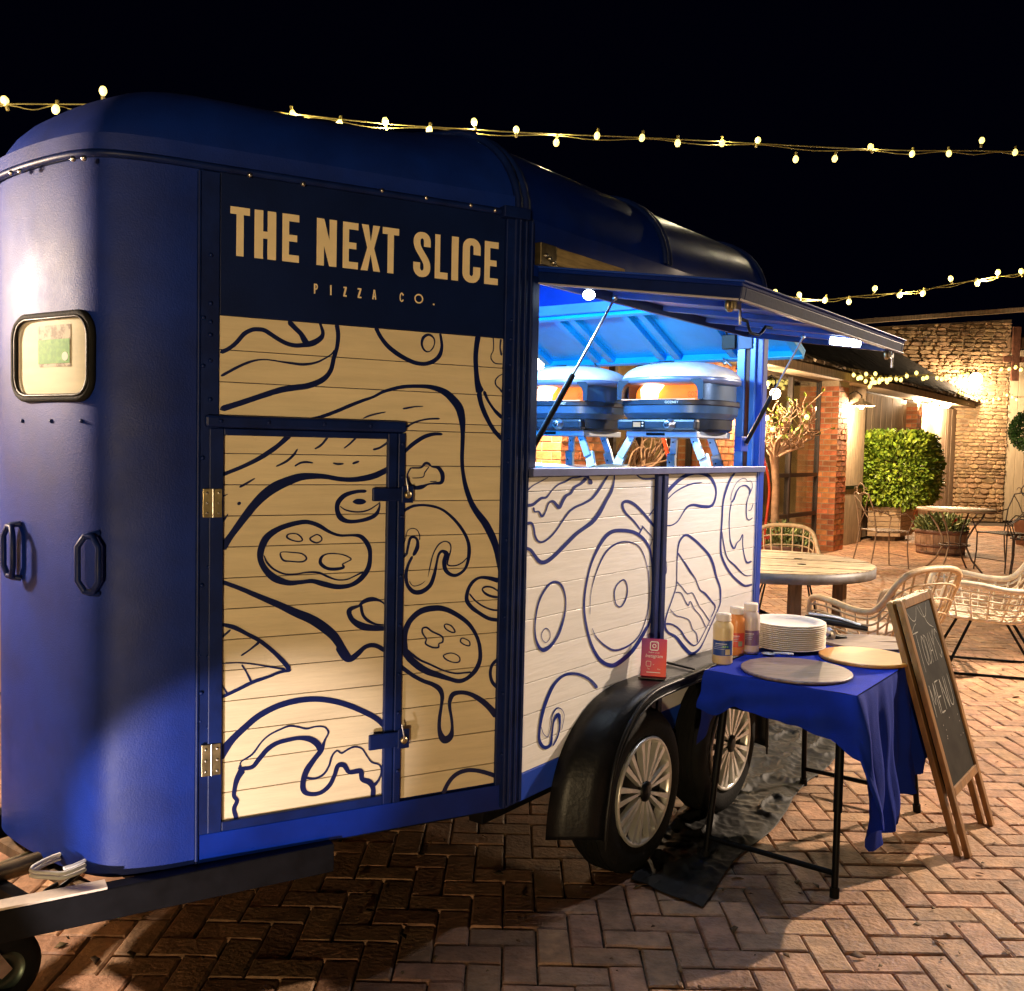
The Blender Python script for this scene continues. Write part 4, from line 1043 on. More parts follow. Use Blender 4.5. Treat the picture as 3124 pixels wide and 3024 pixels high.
# raised rear door (seen lit through the hatch)
RPH = R(24)
RB = DS * math.cos(RPH) - Z * math.sin(RPH); RC = DS * math.sin(RPH) + Z * math.cos(RPH)
def RL(a, b, c): return W(2.0, .02, 2.365) - NS * a + RB * b + RC * c
RD = part('rear_top_door', MB().bx(RL, 0, 1.66, 0, .555, -.012, 0), inner_blue)
for a0 in (0.0, .26, .36, .70, .80, 1.14, 1.24, 1.60): B('door_rib', RL, a0, a0 + .045, .02, .54, -.045, -.012, inner_blue, RD)
for b0 in (.0, .525): B('door_rib', RL, 0, 1.66, b0, b0 + .03, -.052, -.012, inner_blue, RD)
for a in (.45, 1.28):
    c_ = obj('door_catch', MB().lathe([(0, 0), (.018, 0), (.018, .012), (0, .014)], RL(a, .56, -.045), RB, 10), steel, RD)
    obj('catch_arm', MB().tube([RL(a - .02, .50, -.06), RL(a - .05, .47, -.09), RL(a - .08, .5, -.11)], .006, 6), steel, c_)
obj('pull_handle', MB().tube([RL(.82, .57, -.03), RL(.84, .58, -.07), RL(.93, .58, -.07), RL(.95, .57, -.03)], .006, 6), steel, RD)
mb = MB(); mb.tube([W(.35, -.9, 2.50), W(.35, -.9, 2.515)], .07, 16)
PL = part('ceiling_lamp', mb, led_m)
point('ceiling_light', W(.6, -.8, 2.42), 170, (0.50, 0.84, 1.0), .09, PL)
pk = part('puck_lamp', MB().ball(FL(.165, .10, -.058), .021, 12, sz=.8), led_m)
point('puck_light', FL(.165, .02, -.11), 14, (0.70, 0.88, 1.0), .02, pk, spot=160, to=W(.8, -.5, 1.2), blend=.4)
mb = MB()
for v, z in ((-.25, 2.41), (-.38, 2.45)): mb.tube([W(.05, v, z), W(1.9, v, z)], .007, 6)
part('ceiling_conduit', mb, paint_trim)

B('underbody_light_block', Sf, -.55, 1.98, -1.60, -1.585, .03, .42, blackp, bevel=0)  # unseen panel added to keep the ground under the trailer dark
# ---- fender, wheels, chassis
PF = [(.224, .235), (.228, .29), (.24, .36), (.265, .45), (.31, .53), (.38, .60), (.48, .66), (.60, .695), (.75, .705), (1.05, .705), (1.45, .705), (1.62, .68), (1.74, .61), (1.82, .50), (1.85, .38), (1.86, .22)]
PFS = cat_rom(PF, 3)
def fen(i, b, dz=0.0):
    u, z = PFS[i]; sh = .13 * max(0, 1 - max(0, (u - .24)) / .7) * b if u < 1 else -.05 * b * max(0, (u - 1.4) / .4)
    return W(u + sh, .004 + .158 * b, z + dz)
nF = len(PFS)
FEN = part('mudguard', MB().grid(lambda a, b: fen(round(a * (nF - 1)), b), nF - 1, 3), blackp)
m_ = FEN.modifiers.new('solid', 'SOLIDIFY'); m_.thickness = .008
obj('mudguard_lip', MB().tube([fen(i, 1.02, -.003) for i in range(nF)], .008, 8), blackp, FEN)
obj('mudguard_flange', MB().grid(lambda a, b: fen(round(a * (nF - 1)), 1.0, -.035 * b), nF - 1, 1), blackp, FEN)
mb = MB(); mb.tube([fen(i, 1.03, -.036) for i in range(nF)], .005, 6); obj('mudguard_bead', mb, blackp, FEN)
def wheel(u, z):
    c = W(u, .0, z); ax = NS
    w_ = part('wheel', MB().lathe([(.205, .125), (.225, .135), (.262, .137), (.290, .128), (.306, .108), (.309, .06), (.306, .0), (.290, -.03), (.20, -.035), (.198, .1)], c, ax, 44), rubber)
    mb = MB()
    for k in range(5): mb.tube([c + ax * (.01 + .022 * k) + (DS * math.cos(t) + Z * math.sin(t)) * .3095 for t in [2 * math.pi * i / 40 for i in range(40)]], .0025, 4, closed=True)
    obj('tread', mb, rubber, w_)
    mb = MB(); mb.lathe([(.203, .128), (.207, .136), (.200, .142), (.190, .136), (.188, .118), (.186, .10)], c, ax, 44)
    hc = obj('hubcap_rim', mb, hubm, w_)
    obj('hubcap_dish', MB().lathe([(.0, .085), (.09, .082), (.187, .10)], c, ax, 32), mat('hub_dish_black', (.01, .01, .01), .5), w_)  # plain black dish behind the spokes
    mb = MB()
    for k in range(9):
        for s in (-1, 1):
            t = 2 * math.pi * k / 9 + .2; t1 = t + s * .135; t0 = t + s * .10
            e1, e0 = DS * math.cos(t1) + Z * math.sin(t1), DS * math.cos(t0) + Z * math.sin(t0)
            sd = Z * math.cos(t1) - DS * math.sin(t1)
            p0, p1 = c + e0 * .038 + ax * .130, c + e1 * .196 + ax * .132
            wi, wo = .0045, .011
            vs = [p0 - sd * wi, p0 + sd * wi, p1 + sd * wo, p1 - sd * wo]
            vs = [v + ax * .006 for v in vs] + [vs[0] - ax * .018, vs[1] - ax * .018, vs[2] - ax * .02, vs[3] - ax * .02]
            mb.add(vs, [(0, 1, 2, 3), (0, 1, 5, 4), (1, 2, 6, 5), (2, 3, 7, 6), (3, 0, 4, 7)])
    obj('hubcap_spokes', mb, hubm, w_)
    obj('hub_centre', MB().lathe([(.040, .125), (.038, .142), (.02, .148), (0, .149)], c, ax, 20), blackp, w_)
wheel(.69, .309); wheel(1.46, .309)
B('axle', Sf, .66, .72, -1.6, -.03, .28, .34, black); B('axle', Sf, 1.43, 1.49, -1.6, -.03, .28, .34, black)
B('chassis_rail', Sf, .0, 1.95, -.16, -.10, .33, .405, black); B('chassis_rail', Sf, .0, 1.95, -1.54, -1.48, .33, .405, black)
mb = MB(); mb.tube([W(.40, -.02, .40), W(.40, -.02, .30)], .02, 8); part('side_marker', mb, blackp)
# far wheels, for the view underneath
for u in (.69, 1.46):
    part('wheel', MB().lathe([(.0, .0), (.29, 0), (.306, -.03), (.306, -.12), (.29, -.14), (0, -.14)], W(u, -1.64, .309), NS, 30), rubber)
# drawbar, coupling, jockey wheel, cables
pale_edge = mat('bare_metal_edge', (.62, .52, .42), .35, var=.2, scale=12)
A0, A1 = W(-.55, -.235, .375), W(-1.92, -.80, .375)
B0, B1 = W(-.55, -1.405, .375), W(-1.92, -.84, .375)
DB = part('drawbar', MB().bar(A0, A1, .05, .085), black, bevel=.004)
part('drawbar', MB().bar(B0, B1, .05, .085), black, bevel=.004)
obj('drawbar_flange', MB().bar(A0 + (A1 - A0) * .42 + Z * .046, A1 + Z * .046, .052, .006), pale_edge, DB)
obj('drawbar_flange', MB().bar(B0 + (B1 - B0) * .42 + Z * .046, B1 + Z * .046, .052, .006), pale_edge, DB)
obj('coupling_head', MB().lathe([(.0, 0), (.04, .0), (.045, .08), (.03, .14), (0, .15)], W(-1.95, -.82, .34), -DS, 14), steel, DB)
for k in range(3):
    obj('cross_member', MB().bar(W(-.98 - .14 * k, -.55 - .04 * k, .37), W(-.98 - .14 * k, -1.1 + .04 * k, .37), .035, .03), timber_d if k == 1 else black, DB)
obj('spring_damper', MB().tube([W(-.95, -.78, .40), W(-1.75, -.82, .40)], .026, 10), mat('dull_brass_tube', (.20, .15, .08), .4, metal=.7, var=.4, scale=14), DB)
obj('brake_rod', MB().tube([W(-.9, -.90, .385), W(-1.7, -.84, .385)], .011, 8), brass, DB)
cb = part('cable_coil', MB().tube([W(-1.16 + .07 * math.cos(t * 1.0) + .012 * math.sin(3 * t), -.63 + .055 * math.sin(t), .425 + .006 * (t / 3)) for t in [i * .35 for i in range(42)]], .0055, 6), white_p)
obj('cable_tail', MB().tube([W(*p) for p in ((-1.1, -.60, .43), (-1.2, -.58, .40), (-1.23, -.64, .36), (-1.17, -.70, .35), (-1.08, -.70, .37))], .007, 6), blackp, cb)
JW = part('jockey_wheel', MB().lathe([(.055, .038), (.085, .042), (.105, .03), (.112, .0), (.105, -.03), (.085, -.042), (.055, -.038)], W(-1.235, -.835, .112), NS, 30), rubber)
obj('wheel_disc', MB().lathe([(.072, .030), (.062, .034), (.058, .02), (.02, .018), (.018, .035), (0, .035)], W(-1.235, -.835, .112), NS, 24), mat('grey_green_disc', (.10, .13, .10), .35, metal=.7), JW)
obj('jockey_stem', MB().tube([W(-1.30, -.80, .16), W(-1.34, -.80, .80)], .021, 10), steel, JW)
obj('jockey_fork', MB().bar(W(-1.235, -.79, .112), W(-1.30, -.79, .22), .008, .035), steel, JW)

# ================================================================== pizza ovens on the worktop
ov_w = mat('oven_off_white', (.72, .70, .62), .3, var=.25, scale=5, bump=.05, bscale=30, coat=.3)
ov_b = mat('oven_blue_grey', (.045, .085, .15), .34, metal=.3, var=.15, scale=7)
ov_d = mat('oven_charcoal', (.014, .016, .024), .38, metal=.3, var=.25, scale=9)
ov_l = mat('oven_leg_grey', (.50, .54, .60), .4, metal=.5, var=.1, scale=12)
fire_back = mat('stone_glow', (.9, .25, .03), .7, emit=(1.0, .17, .01), estr=1.15, var=.35, scale=4)
flame_m = mat('flame', (1, .6, .3), .5, emit=(1.0, .66, .42), estr=5)
def oven(vc, label, uc=1.68):
    T = thing('pizza_oven', label, 'pizza oven', W(uc, vc, 1.508), 'gas pizza ovens in the hatch')
    def O(x, y, z): return W(uc, vc, 1.508) + NS * x - DS * y + Z * z       # x right as seen, y toward the front, z up
    # superellipse shell
    def ring(rx, ry, z, n=36, e=2.6):
        P = []
        for k in range(n):
            t = 2 * math.pi * k / n; c, s = math.cos(t), math.sin(t)
            P.append(O(rx * math.copysign(abs(c) ** (2 / e), c), ry * math.copysign(abs(s) ** (2 / e), s), z))
        return P
    def shell(rows, cap=True):
        mb = MB(); n = 36; R_ = [ring(*r) for r in rows]; vs = [p for q in R_ for p in q]; fs = []
        for i in range(len(rows) - 1):
            for k in range(n): l = (k + 1) % n; fs.append((i * n + k, i * n + l, (i + 1) * n + l, (i + 1) * n + k))
        if cap: fs.append(tuple(range((len(rows) - 1) * n, len(rows) * n))); fs.append(tuple(range(n))[::-1])
        return mb.add(vs, fs, True)
    obj('base_tray', shell([(.215, .195, .176), (.235, .215, .19), (.237, .217, .234)]), ov_d, T, split=True)
    obj('lower_body', shell([(.238, .218, .236), (.258, .238, .262), (.260, .240, .296)]), ov_b, T, split=True)
    obj('belt', shell([(.262, .242, .296), (.266, .245, .30), (.266, .245, .318), (.262, .242, .322)]), ov_d, T, split=True)
    # body with a mouth: three walls
    mb = MB(); n = 44; 
    pts0, pts1 = [], []
    for k in range(n + 1):
        t = R(90 + 40) + (R(360 - 80)) * k / n; c, s = math.cos(t), math.sin(t); e = 2.8
        x, y = .245 * math.copysign(abs(c) ** (2 / e), c), .225 * math.copysign(abs(s) ** (2 / e), s)
        pts0.append(O(x, y, .322)); pts1.append(O(x, y, .405))
    mb.add(pts0 + pts1, [(k, k + 1, n + 2 + k, n + 1 + k) for k in range(n)], True)
    obj('body_wall', mb, ov_b, T)
    # arch front with recessed mouth
    def arch(w_, h_, y, n=10, r=.055):
        P = [(-w_, 0)]
        for k in range(n + 1): t = R(180 - 90 * k / n); P.append((-w_ + r + r * math.cos(t), h_ - r + r * math.sin(t)))
        for k in range(n + 1): t = R(90 - 90 * k / n); P.append((w_ - r + r * math.cos(t), h_ - r + r * math.sin(t)))
        P.append((w_, 0)); return [O(x, y, .322 + z) for x, z in P]
    a0, a1, a2 = arch(.222, .092, .222, r=.02), arch(.196, .084, .222), arch(.188, .080, .10)
    n = len(a0); mb = MB()
    mb.add(a0 + a1 + a2, [(k, k + 1, n + k + 1, n + k) for k in range(n - 1)] + [(n + k, n + k + 1, 2 * n + k + 1, 2 * n + k) for k in range(n - 1)], False)
    obj('mouth_surround', mb, ov_d, T)
    m2 = MB(); a3 = arch(.188, .080, .098); m2.add(a3, [tuple(range(len(a3)))]); obj('glowing_stone_back', m2, fire_back, T)
    m2 = MB(); m2.bx(O, -.19, .19, .10, .235, .320, .3245); obj('stone_floor', m2, mat('hot_stone', (.6, .35, .2), .6, emit=(1, .35, .08), estr=.6), T)
    m2 = MB(); n = 9
    P0 = [(-.130, .0), (-.136, .05), (-.115, .073), (-.045, .076), (-.028, .068), (-.055, .035), (-.062, .0)]
    m2.prism(P0, lambda a, b, c: O(a, c, .326 + b), .115, .15); obj('flame', m2, flame_m, T)
    point('fire_light', O(-.08, .16, .36), .5, (1, .38, .1), .03, T)
    text_mesh('GOZNEY', .036, lambda a, b, c: O(.085 + a * .62, .0995 + c, .340 + b), mt := MB(), 0.0005)
    obj('stone_lettering', mt, mat('dark_orange', (.25, .05, .01), .7, emit=(.5, .09, .005), estr=.8), T, fixn=False)
    mt = MB(); text_mesh('GOZNEY', .016, lambda a, b, c: O(.045 + a, .2455 + c, .3035 + b), mt, 0.0012, spacing=1.1); obj('brand_lettering', mt, white_p, T, fixn=False)
    obj('dome', shell([(.258, .238, .405), (.266, .245, .412), (.266, .245, .43), (.262, .24, .442), (.245, .222, .462), (.21, .19, .482), (.15, .135, .499), (.08, .07, .507), (.01, .01, .51)]), ov_w, T, split=False)
    obj('dome_rim', shell([(.250, .230, .396), (.270, .249, .404), (.270, .249, .424), (.266, .245, .427)]), mat('rim_blue_grey', (.16, .20, .34), .35, metal=.4), T)
    vg = obj('vent_grille', MB().add([O(-.055 + .062 * math.cos(t), .10 + .062 * math.sin(t), .4985 - .0 + .0004 * k - .012 * math.sin(t)) for k, t in enumerate([2 * math.pi * i / 24 for i in range(24)])], [tuple(range(24))]), ov_d, T)
    for k in range(7):
        x = -.105 + k * .0165; h = math.sqrt(max(.0001, .06 ** 2 - (x + .055) ** 2))
        obj('grille_bar', MB().tube([O(x, .10 - h, .507), O(x, .10, .5035), O(x, .10 + h, .492)], .0025, 5), ov_l, vg)
    # control panel
    cp = obj('control_panel', MB().bx(O, -.205, .205, .20, .247, .180, .232), ov_d, T, bevel=.012)
    obj('display', MB().bx(O, -.120, -.055, .2472, .250, .188, .224), black, cp, bevel=.002)
    obj('display_screen', MB().bx(O, -.113, -.075, .2502, .2512, .195, .217), mat('lcd_amber', (.3, .16, .07), .3, emit=(.5, .25, .09), estr=.5), cp)
    for z in (.200, .214): obj('button', MB().lathe([(.004, 0), (.004, .003), (0, .003)], O(-.063, .25, z), -DS, 10), white_p, cp)
    kn = obj('knob', MB().lathe([(.028, 0), (.028, .006), (.019, .010), (.018, .028), (.015, .030), (0, .030)], O(.075, .247, .206), -DS, 24), steel, cp)
    obj('knob_face', MB().lathe([(.013, .0302), (.012, .034), (0, .034)], O(.075, .247, .206), -DS, 16), ov_d, kn)
    # folding stand
    obj('stand_plate', MB().bx(O, -.185, .185, -.17, .19, .150, .178), ov_l, T, bevel=.004)
    obj('stand_slot', MB().bx(O, -.075, .02, .190, .193, .157, .170), black, T)
    for x, dx in ((-.165, -.05), (-.10, -.015), (.095, .03), (.155, .055)):
        y0 = .165 if abs(x) > .12 else -.14
        lg = obj('leg', MB().bar(O(x, y0, .155), O(x + dx, y0 + (.02 if y0 > 0 else -.02), .055), .034, .014, up=DS), ov_l, T)
        obj('foot', MB().bar(O(x + dx * .95, y0, .07), O(x + dx * 1.45, y0 + (.02 if y0 > 0 else -.02), .0), .044, .018, up=DS), mat('oven_foot_pale', (.66, .72, .78), .4), lg)
        for zz in (.13, .03): obj('rivet', MB().ball(O(x + dx * (1.2 if zz < .1 else .1), y0 + .012, zz), .0045, 6), black, lg)
    return T
oven(-.275, 'right-hand off-white and blue pizza oven, glowing, nearest the rear post')
oven(-.885, 'left-hand pizza oven partly hidden by the hatch strut')
# tools on the sill shelf
tl = thing('pizza_peel', 'dark handled turning peel lying on the hatch shelf', 'pizza peel', W(.5, -.12, 1.507))
obj('peel_handle', MB().tube([W(.24, -.06, 1.515), W(.75, -.16, 1.517)], .006, 8), blackp, tl)
obj('peel_blade', MB().bar(W(.75, -.16, 1.517), W(.98, -.20, 1.534), .11, .003), brass, tl)
# ================================================================== folding table and cloth
cloth_m = mat('royal_blue_cloth', (0.003, 0.024, 0.32), 0.8, var=0.12, scale=8, bump=.3, bscale=420, spec=.2)
TZ = .735
TB = thing('folding_table', 'black folding table under a royal blue cloth beside the trailer wheels', 'table', W(1.47, .52, 0))
obj('tabletop', MB().bx(Sf, 1.0, 1.94, .245, .80, TZ - .03, TZ - .004), black, TB, bevel=.004)
def legp(f_, t_, z): k = z / TZ; return W(f_[0] + (t_[0] - f_[0]) * k, f_[1] + (t_[1] - f_[1]) * k, z)
LG = [((.945, .777), (1.04, .745)), ((.945, .27), (1.04, .30)), ((2.02, .79), (1.90, .745)), ((2.02, .27), (1.90, .30))]
for f_, t_ in LG:
    L_ = obj('leg', MB().tube([legp(f_, t_, .02), legp(f_, t_, TZ - .03)], .0125, 10), black, TB)
    obj('leg_sleeve', MB().tube([legp(f_, t_, .30), legp(f_, t_, TZ - .03)], .016, 10), black, L_)
    obj('foot', MB().tube([legp(f_, t_, .0), legp(f_, t_, .035)], .017, 10), rubber, L_)
for a_, b_ in ((0, 1), (2, 3)):
    for z_ in (.085, ): obj('crossbar', MB().tube([legp(*LG[a_], z_), legp(*LG[b_], z_)], .011, 8), black, TB)
    obj('crossbar', MB().tube([legp(*LG[a_], .60), legp(*LG[b_], .60)], .009, 8), black, TB)
# cloth: a top and a hanging skirt whose depth changes along the edge
u0, u1, v0, v1 = .985, 1.955, .232, .815
per = [(u0, v0), (u0, v1), (u1, v1), (u1, v0)]
lens = [v1 - v0, u1 - u0, v1 - v0, u1 - u0]; tot = sum(lens)
def drop(s):                                     # s runs along the edge: front short side, long outer side, back, inner side
    K = [(0, .15), (.05, .17), (.13, .12), (.36, .145), (.50, .17), (.575, .22), (.62, .46), (.70, .60), (.80, .585), (.98, .56), (1.12, .50), (1.3, .47), (1.45, .44), (1.553, .30), (1.8, .2), (2.136, .22), (2.4, .12), (2.8, .10), (tot, .30)]
    for (a, b), (c, d) in zip(K[:-1], K[1:]):
        if a <= s <= c: t = (s - a) / (c - a); t = t * t * (3 - 2 * t); return b + (d - b) * t
    return .2
def edge(s):
    s = s % tot; i = 0
    while i < 3 and s > lens[i]: s -= lens[i]; i += 1
    a, b = per[i], per[(i + 1) % 4]; t = s / lens[i]
    nrm = [(-1, 0), (0, 1), (1, 0), (0, -1)][i]
    cr = .03                                     # round the corners
    u, v = a[0] + (b[0] - a[0]) * t, a[1] + (b[1] - a[1]) * t
    n2 = Vector((nrm[0], nrm[1], 0))
    for k, (cu_, cv_) in enumerate(per):
        d = math.hypot(u - cu_, v - cv_)
        if d < .09:
            pn = Vector((-1 if cu_ < 1.4 else 1, -1 if cv_ < .5 else 1, 0)).normalized(); n2 = (n2 * (d / .09) + pn * (1 - d / .09)).normalized()
    return u, v, n2
def skirt(a, b):
    s = a * tot; u, v, n2 = edge(s); D = drop(s)
    side = .583 < s < 1.553
    wv = (.030 if side else .011) * math.sin(s * 34 + 1.2 * math.sin(s * 9) + .5) + (.013 if side else .006) * math.sin(s * 71 + 2)
    wv += .02 * math.exp(-((s - .70) / .09) ** 2) + (.05 * math.exp(-((s - .60) / .05) ** 2))
    bb = b
    outv = .006 + (.03 * bb ** .6 + wv * bb ** .8) * (1.0 if D > .3 else .7) + .014 * math.sin(b * 9 + s * 20) * b * (1 if side else .5)
    rd = min(1, b * D / .02)
    return W(u + n2.x * outv, v + n2.y * outv, TZ + .002 - D * b - (1 - math.sqrt(max(0, 1 - (1 - rd) ** 2))) * 0 )
CL = obj('tablecloth', MB().grid(skirt, 210, 26), cloth_m, org=W(1.47, .52, TZ))
tag(CL, 'royal blue cloth draped over the folding table and hanging at its corner', 'tablecloth')
def ctop(a, b):
    u, v = u0 + (u1 - u0) * a, v0 + (v1 - v0) * b
    return W(u, v, TZ + .002 + .0012 * math.sin(u * 23 + v * 9) * math.sin(v * 31))
obj('cloth_top', MB().grid(ctop, 30, 20), cloth_m, CL)
CT = TZ + .0045
def disc_thing(name, label, px, py, r, h, m, z=CT, tilt=None, grain=None):
    c = atz(px, py, z + h); c.z = z
    return tag(obj(name, MB().lathe([(0, 0), (r - .003, 0), (r, .003), (r, h - .003), (r - .004, h), (0, h)], c, Z, 56, smooth=False), m, org=c), label, 'pizza board'), c
oak_grey = mat('grey_oak_board', (.085, .055, .055), .42, var=.5, scale=5, stretch=(2, 14, 2), bump=.08, bscale=9, col2=(.27, .19, .18), ramp=(.3, .7))
bamboo = mat('bamboo_board', (.62, .27, .055), .4, var=.16, scale=5, stretch=(3, 22, 3), coat=.15)
o_, cA = disc_thing('serving_board', 'round dark streaked wooden board at the front of the table', 2429, 2041, .212, .011, oak_grey)
o_, cB = disc_thing('serving_board', 'round golden bamboo board behind the dark streaked board', 2638, 2000, .185, .014, bamboo)
cg = atz(2660, 1957, CT + .012); cg.z = CT
gbm = MB(); gbm.prism([(.22 * math.cos(t) if math.cos(t) < 0 or abs(math.sin(t)) > .0 else 0, .17 * math.sin(t)) for t in [2 * math.pi * i / 40 for i in range(40)]], lambda a, b, c: cg + Vector((a, b, 0)) + Z * c, 0, .012)
tag(obj('serving_board', gbm, mat('pale_grey_board', (.30, .22, .17), .55, var=.3, scale=5, stretch=(2, 12, 2)), org=cg), 'wide greyish board behind the bamboo board, next to the menu sign', 'pizza board')
# plates
pc = atz(2402, 1976, CT); plate_m = mat('paper_plate', (.80, .72, .62), .6, var=.05, scale=9)
NPL = 13
ORD = 'second third fourth fifth sixth seventh eighth ninth tenth eleventh twelfth'.split()
for k in range(NPL):
    z = .0085 * k
    c = pc + Z * (z) + Vector((rnd.uniform(-.002, .002), rnd.uniform(-.002, .002), 0))
    pr = [(0, .001), (.112, .001), (.120, .004), (.135, .014), (.160, .016), (.1615, .0185), (.158, .020), (.133, .018), (.118, .008), (.11, .005), (0, .005)]
    me = MB().lathe(pr, (0, 0, 0), Z, 44).mesh('plate') if k == 0 else me
    if k == 0: me.materials.append(plate_m)
    p_ = inst('plate', me, c)
    tag(p_, 'top plate of the white paper plate stack' if k == NPL - 1 else ('bottom plate of the stack, on the blue cloth' if k == 0 else '%s white paper plate from the top of the stack' % ORD[NPL - k - 2]), 'plate', 'stack of paper plates')
# bottles
def bottle(px, py, label, body, cap, lab, lab2=None, h=.205, r=.041, dots=False):
    c = atz(px, py, CT); c.z = CT
    T = thing('sauce_bottle', label, 'sauce bottle', c, 'squeeze bottles on the table')
    obj('body', MB().lathe([(0, 0), (r - .004, 0), (r, .005), (r, h * .70), (r * .97, h * .76), (r * .72, h * .84), (r * .70, h * .86), (r * .68, h * .86)], c, Z, 30), body, T)
    cp = obj('cap', MB().lathe([(r * .74, h * .855), (r * .745, h * .98), (r * .70, h), (0, h)], c, Z, 30), cap, T)
    obj('cap_ring', MB().lathe([(r * .76, h * .86), (r * .765, h * .885), (r * .75, h * .89)], c, Z, 30), cap, cp)
    a0 = math.atan2(-c.y, -c.x) - 1.15
    def LB(a, b, o): t = a0 + a * 2.3; return c + Vector((math.cos(t) * (r + o), math.sin(t) * (r + o), b * h))
    lb = obj('label', MB().grid(lambda a, b: LB(a, .18 + .30 * b, .0006), 16, 1), lab, T, fixn=False)
    if lab2: obj('label_print', MB().grid(lambda a, b: LB(.62 + .22 * a, .20 + .11 * b, .0010), 6, 1), lab2, lb, fixn=False)
    for k in range(4): obj('label_line', MB().grid(lambda a, b: LB(.18 + .5 * a - .03 * k, .41 - .035 * k + .012 * b, .0010), 6, 1), white_p if k == 0 else mat('label_grey', (.35, .38, .5), .5), lb, fixn=False)
    if dots:
        for k in range(3): obj('label_dot', MB().grid(lambda a, b: LB(.50 + .09 * k + .06 * a, .345 + .03 * b, .0012), 3, 1), mat('label_green', (.2, .5, .1), .5), lb, fixn=False)
    return T
mayo = mat('mayonnaise_plastic', (.80, .58, .28), .35, var=.1, scale=9, coat=.2, bump=.03, bscale=20)
capm = mat('cream_cap', (.80, .66, .52), .4, var=.05)
bottle(2203, 2022, 'cream sauce bottle with blue label, nearest the trailer corner of the cloth', mayo, capm, mat('label_blue', (.015, .06, .26), .4), mat('label_cream', (.7, .55, .3), .5), .203, .041, True)
bottle(2243, 1996, 'orange sauce bottle with red label, half hidden behind the blue labelled one', mat('orange_sauce', (.75, .26, .06), .35, coat=.2), capm, mat('label_red', (.6, .05, .03), .4), mat('label_olive', (.25, .25, .15), .5), .203, .038)
bottle(2286, 1992, 'clear sauce bottle with purple label beside the paper plates', mat('clear_pinkish_plastic', (.72, .58, .50), .25, var=.12, scale=9, coat=.3), capm, mat('label_purple', (.20, .10, .20), .4), None, .215, .040)
# small utensils
c = atz(2345, 1995, CT + .006)
sp = thing('plastic_fork', 'clear plastic serving spatula lying by the plates', 'utensil', c)
obj('blade', MB().lathe([(0, 0), (.028, 0), (.03, .003), (0, .006)], c, Z, 16), mat('translucent_plastic', (.6, .62, .66), .2, coat=.5), sp)
obj('handle', MB().tube([c + Vector((.02, .0, .004)), c + Vector((.10, -.02, .006))], .006, 6), MATS['translucent_plastic'], sp)
c = atz(2528, 1950, CT + .012)
pcut = thing('pizza_cutter', 'black handled pizza cutter between plates and grey board', 'pizza cutter', c)
obj('wheel', MB().lathe([(0, -.001), (.032, -.0005), (.032, .0005), (0, .001)], c + Z * .022, Vector((.6, .7, .1)), 24), steel, pcut)
obj('handle', MB().tube([c + Z * .02, c + Vector((.05, .02, .004)), c + Vector((.09, .035, .0))], [.010, .013, .011], 8), blackp, pcut)
c = atz(2540, 1910, CT + .02)
tg = thing('serving_tongs', 'steel and black tongs with a bag at the back of the table', 'tongs', c)
obj('tong_arm', MB().tube([c + Vector((-.12, .05, .03)), c + Vector((0, 0, .02)), c + Vector((.15, -.06, .0))], [.016, .020, .012], 8), blackp, tg)
obj('tong_arm', MB().tube([c + Vector((-.10, .06, .045)), c + Vector((.02, .01, .04)), c + Vector((.12, -.05, .015))], [.012, .012, .008], 8), steel, tg)
c = W(1.02, .09, .712)
pn = thing('marker_pen', 'black marker pen lying on the mudguard by the card stand', 'pen', c)
pa, pb = atz(2035, 2022, .714), atz(2118, 2042, .714)
obj('barrel', MB().tube([pa, pb], .0045, 8), blackp, pn)
obj('clip', MB().tube([pa + Z * .006, pa + (pb - pa) * .35 + Z * .006], .0012, 5), steel, pn)

# card stand
i0, i1 = atz(1953, 2064, .709), atz(2031, 2070, .709)
idr = (i1 - i0).normalized(); iN = Vector((idr.y, -idr.x, 0)); IW = (i1 - i0).length
IH = .150
IS = thing('card_stand', 'pink and red social media card stand on the mudguard', 'card stand', (i0 + i1) / 2)
iup = (Z * .98 - iN * .17).normalized()
def IF(a, b, o): return i0 + idr * a + iup * b + iN * o
gm = bpy.data.materials.new('card_gradient'); gm.use_nodes = True
_N = gm.node_tree.nodes; _L = gm.node_tree.links
tcn = _N.new('ShaderNodeTexCoord'); sx_ = _N.new('ShaderNodeSeparateXYZ'); ad = _N.new('ShaderNodeMath'); ad.operation = 'SUBTRACT'
crn = _N.new('ShaderNodeValToRGB'); ml = _N.new('ShaderNodeMath'); ml.operation = 'MULTIPLY_ADD'; ml.inputs[1].default_value = .5; ml.inputs[2].default_value = .5
_L.new(tcn.outputs['Generated'], sx_.inputs[0]); _L.new(sx_.outputs[0], ad.inputs[0]); _L.new(sx_.outputs[2], ad.inputs[1]); _L.new(ad.outputs[0], ml.inputs[0]); _L.new(ml.outputs[0], crn.inputs[0])
crn.color_ramp.elements[0].color = (.22, .02, .22, 1); crn.color_ramp.elements[1].color = (.85, .035, .02, 1); crn.color_ramp.elements[0].position = .1; crn.color_ramp.elements[1].position = .8
_L.new(crn.outputs[0], _N['Principled BSDF'].inputs['Base Color']); _N['Principled BSDF'].inputs['Roughness'].default_value = .25
obj('card', MB().bx(IF, 0, IW, .004, IH, -.003, 0), gm, IS, bevel=.001)
obj('foot', MB().bx(IF, -.006, IW, 0, .004, -.03, .03), blackp, IS)
im = MB(); ib = IW / .105
def IR(a, b, o): return IF(a * ib, b, o)
